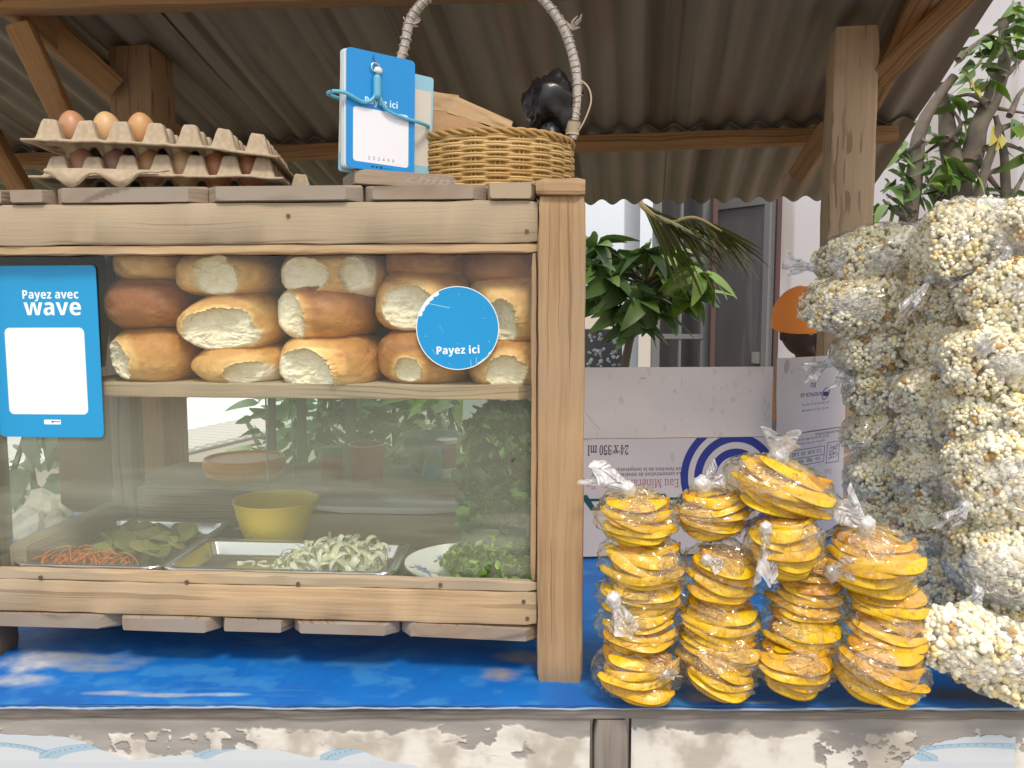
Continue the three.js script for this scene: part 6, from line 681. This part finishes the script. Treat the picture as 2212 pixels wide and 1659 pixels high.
const PC = [
  // far column, ends towards the box
  [1795, 2003, 500, 620, 1.58, [-1, 0.0, 0.1, 0.05], 1, 'popcorn bag at the top of the far column against the roof post'],
  [1764, 2010, 606, 718, 1.55, [-0.6, -1, 0.3, 0.03], 2, 'popcorn bag jutting left over the orange headscarf'],
  [1824, 2030, 706, 806, 1.57, [-1, 0.3, 0.1, 0.05], 3, 'popcorn bag whose clear tail lies on the top corner of the carton'],
  [1848, 2030, 786, 898, 1.57, [-1, -0.4, 0.4, 0.03], 4, 'popcorn bag beside the RU flap of the carton'],
  [1848, 2020, 888, 1000, 1.57, [-0.8, 0.2, 0.7, 0.03], 5, 'popcorn bag beside the crease of the carton'],
  [1846, 2010, 976, 1106, 1.55, [0.6, 0.3, 1, 0.04], 6, 'popcorn bag beside the printed side of the carton'],
  [1846, 2000, 1070, 1190, 1.54, [0, 1, 0.6, 0.03], 7, 'popcorn bag just above the rightmost chip stack'],
  [1830, 2020, 1158, 1250, 1.52, [0, 0.5, 1, 0.03], 8, 'shaded popcorn bag at the foot of the far column behind the rightmost chip stack'],
  // middle column
  [1985, 2170, 548, 700, 1.45, [-0.5, -0.2, 1, 0.05], 10, 'popcorn bag with a crumpled clear front below the topmost bag'],
  [1985, 2150, 690, 800, 1.45, [-0.6, 0.5, 1, 0.05], 11, 'popcorn bag with a clear tail in the middle column, third from top'],
  [1960, 2140, 790, 900, 1.43, [0.2, 0.5, 1, 0.05], 12, 'popcorn bag in the middle column behind the bright round bag'],
  [1965, 2120, 880, 990, 1.42, [0.3, -0.4, 1, 0.05], 13, 'popcorn bag in the middle column level with the blue rings'],
  [1955, 2095, 975, 1092, 1.40, [0.8, 0.2, 1, 0.05], 14, 'popcorn bag with dark specks left of the whitest bag'],
  [1950, 2095, 1082, 1196, 1.38, [0.3, 0.6, 1, 0.05], 15, 'popcorn bag just right of the top chip bag of the rightmost stack'],
  [1985, 2115, 1180, 1304, 1.35, [1, 0.6, 0.8, 0.04], 16, 'popcorn bag with a white knot at its right above the dark gap'],
  // near column, cut by the edge of the view
  [2000, 2200, 448, 606, 1.40, [-1, 1, 0.4, 0.07], 17, 'topmost popcorn bag with a tall feathery knot beside the tree'],
  [2150, 2330, 440, 560, 1.36, [-0.7, 0.6, 0.5, 0.05], 18, 'popcorn bag in the top right corner of the heap'],
  [2116, 2330, 574, 712, 1.30, [0.2, -1, 1, 0.04], 19, 'popcorn bag by the right edge of the view, second from top'],
  [2062, 2320, 706, 840, 1.28, [-0.8, -0.4, 1, 0.04], 20, 'white popcorn bag with a clear corner pointing left, by the right edge'],
  [2040, 2185, 838, 966, 1.30, [0.3, -0.2, 1, 0.03], 21, 'round popcorn bag with a shiny front in the near column'],
  [2160, 2350, 850, 980, 1.24, [-0.5, 0.4, 1, 0.03], 22, 'popcorn bag cut by the right edge, level with the crease of the carton'],
  [2076, 2330, 950, 1130, 1.22, [-1, 0.6, 0.6, 0.04], 23, 'biggest and whitest popcorn bag at the right edge'],
  [2080, 2330, 1130, 1290, 1.20, [-1, 0.4, 0.8, 0.04], 24, 'popcorn bag under the biggest white one at the right edge'],
  [2060, 2310, 1276, 1410, 1.22, [-0.6, 0.3, 1, 0.03], 25, 'shaded popcorn bag just above the yellowish loose bag'],
];
for (const [u0, u1, v0, v1, z, nk, s, label] of PC) popcornBag(u0, u1, v0, v1, z, nk, s, label, { depth: 0.075, grow: 1.19 });
popcornBag(1974, 2290, 1330, 1490, 1.06, [1, 0.4, -0.3, 0.03], 40, 'yellowish popcorn bag lying at the front edge of the counter', { depth: 0.042, tilt: -0.40, size: 0.0076 });
// ---------------------------------------------------------------- woman beyond the stall
{ seed(131); const z = 2.7, hc = P(1738, 700, z), H = hc.y + 0.1, root = V(hc.x + 0.06, 0, -z - 0.03), T = thing('person', root, 'person in an orange headscarf standing behind the carton, head bowed to the right', 'person');
  const field = (cells, size, mid, balls, k = 0.03) => { const mc = new MarchingCubes(cells, std([1, 1, 1]), false, false, 400000); mc.isolation = 0; const h = size / 2; for (let a = 0; a < cells; a++) for (let b = 0; b < cells; b++) for (let c = 0; c < cells; c++) { const p = V((c - cells / 2) / (cells / 2) * h, (b - cells / 2) / (cells / 2) * h, (a - cells / 2) / (cells / 2) * h).add(mid); let d = 1; for (const q of balls) { const e = q(p), t = clamp(0.5 + 0.5 * (d - e) / k); d = lerp(d, e, t) - k * t * (1 - t); } mc.field[a * cells * cells + b * cells + c] = -d; }
    mc.update(); const n = mc.count, pos = Array.from(mc.positionArray.slice(0, n * 3)), g = new THREE.BufferGeometry(); for (let i = 0; i < pos.length; i += 3) { pos[i] = pos[i] * h + mid.x; pos[i + 1] = pos[i + 1] * h + mid.y; pos[i + 2] = pos[i + 2] * h + mid.z; } g.setAttribute('position', new THREE.Float32BufferAttribute(pos, 3)); const m = mergeVertices(g, 1e-5); m.computeVertexNormals(); return m; };
  const cap = (a, b, ra, rb) => (p) => { const ab = b.clone().sub(a), t = clamp(p.clone().sub(a).dot(ab) / ab.lengthSq()); return p.distanceTo(a.clone().addScaledVector(ab, t)) - lerp(ra, rb, t); };
  const ell = (c, r) => (p) => { const q = p.clone().sub(c).divide(r); return (q.length() - 1) * Math.min(r.x, r.y, r.z); };
  const s = (H - 0.12) / 1.60, J = (x, y, zz = 0) => V(x * s, y * s, zz * s), skin = std([0.055, 0.030, 0.022], { roughness: 0.5 });
  const limbs = []; for (const q of [-1, 1]) limbs.push(cap(J(q * 0.16, 1.36), J(q * 0.21, 1.1, 0.01), 0.048 * s, 0.04 * s), cap(J(q * 0.21, 1.1, 0.01), J(q * 0.18, 0.88, 0.12), 0.04 * s, 0.03 * s), cap(J(q * 0.18, 0.88, 0.12), J(q * 0.17, 0.81, 0.16), 0.032 * s, 0.022 * s), cap(J(q * 0.09, 0.86), J(q * 0.10, 0.47, 0.01), 0.085 * s, 0.055 * s), cap(J(q * 0.10, 0.47, 0.01), J(q * 0.10, 0.08, -0.02), 0.052 * s, 0.034 * s), cap(J(q * 0.10, 0.04, -0.03), J(q * 0.11, 0.03, 0.13), 0.035 * s, 0.026 * s));
  const hd = hc.clone().sub(root); hd.y = hc.y; // head centre
  const tor = [cap(J(0, 0.92), J(0, 1.12), 0.135 * s, 0.115 * s), cap(J(-0.09, 1.30), J(0.09, 1.30), 0.085 * s, 0.085 * s), cap(J(0, 1.12), J(0, 1.3), 0.115 * s, 0.11 * s), cap(J(0, 1.35), hd.clone().add(V(0.01, -0.07, -0.015)), 0.05 * s, 0.046 * s)];
  const fwd = V(0.35, -0.28, 0.9).normalize(), side = V(0, 1, 0).cross(fwd).normalize(), upv = fwd.clone().cross(side); const hp = (a, b, c) => hd.clone().addScaledVector(side, a).addScaledVector(upv, b).addScaledVector(fwd, c);
  const head = [ell(hd.clone(), V(0.078, 0.105, 0.088)), cap(hp(0, -0.05, 0.04), hp(0, -0.095, 0.062), 0.05, 0.03), cap(hp(0, 0.0, 0.09), hp(0, -0.03, 0.108), 0.010, 0.016), cap(hp(-0.018, -0.062, 0.088), hp(0.018, -0.062, 0.088), 0.011, 0.011), cap(hp(-0.045, 0.022, 0.068), hp(0.045, 0.022, 0.068), 0.018, 0.018), cap(hp(-0.074, -0.02, 0), hp(-0.076, -0.045, 0.003), 0.010, 0.008), cap(hp(0.074, -0.02, 0), hp(0.076, -0.045, 0.003), 0.010, 0.008)];
  const body = mergeGeometries([field(72, H * 1.02, V(0, H * 0.5 - 0.02, 0), [...tor, ...limbs], 0.03), field(72, 0.34, hd.clone(), head, 0.014)]); part('body', body, skin, T);
  const eyeW = std([0.6, 0.58, 0.55]); for (const q of [-1, 1]) part('eye', new THREE.SphereGeometry(0.011, 14, 10), eyeW, T, hp(q * 0.032, 0.0, 0.079));
  const cloth = field(72, H * 1.0, V(0, H * 0.5, 0), [cap(J(0, 0.92), J(0, 1.12), 0.15 * s, 0.128 * s), cap(J(-0.12, 1.32), J(0.12, 1.32), 0.085 * s, 0.085 * s), cap(J(0, 1.12), J(0, 1.3), 0.13 * s, 0.12 * s), cap(J(0, 0.92), J(0, 0.35), 0.16 * s, 0.2 * s), cap(J(-0.16, 1.36), J(-0.2, 1.16, 0.01), 0.065 * s, 0.06 * s), cap(J(0.16, 1.36), J(0.2, 1.16, 0.01), 0.065 * s, 0.06 * s)], 0.03); part('dress', cloth, std([0.42, 0.20, 0.09], { roughness: 0.9 }), T);
  // headscarf: shell over crown, tied low at the right
  const g = new THREE.SphereGeometry(1, 72, 48), p = g.attributes.position; for (let i = 0; i < p.count; i++) { let d = V(p.getX(i), p.getY(i), p.getZ(i)); let y = d.y; const low = y < -0.12; const fold = 0.02 * Math.sin((d.x * 0.6 + d.z) * 9 + 5 * d.y) * sst(-0.2, 0.4, d.x) + 0.006 * sn(d.x * 5, d.y * 5, d.z * 5); const k = 1 + fold * 2 + 0.22 * sst(0.55, 1, d.x * 0.9 + d.y * -0.15 - d.z * 0.4); if (low) y = -0.12 + (y + 0.12) * 0.12; p.setXYZ(i, d.x * 0.100 * k, y * 0.115 * k, d.z * 0.110 * k); } g.computeVertexNormals();
  const sc = part('headscarf', g, std([0.95, 0.30, 0.055], { roughness: 0.85, side: THREE.DoubleSide }), T, hd.clone().add(V(0, 0.008, -0.004)), [0.16, 0.3, 0.10]); const kn = limb([V(0.07, -0.02, -0.02), V(0.105, -0.035, -0.015), V(0.12, -0.075, -0.01)], [0.02, 0.03, 0.008], 10, 10, 0.2); part('scarf_knot', kn, sc.material, sc); }
renderer.render(scene, camera);
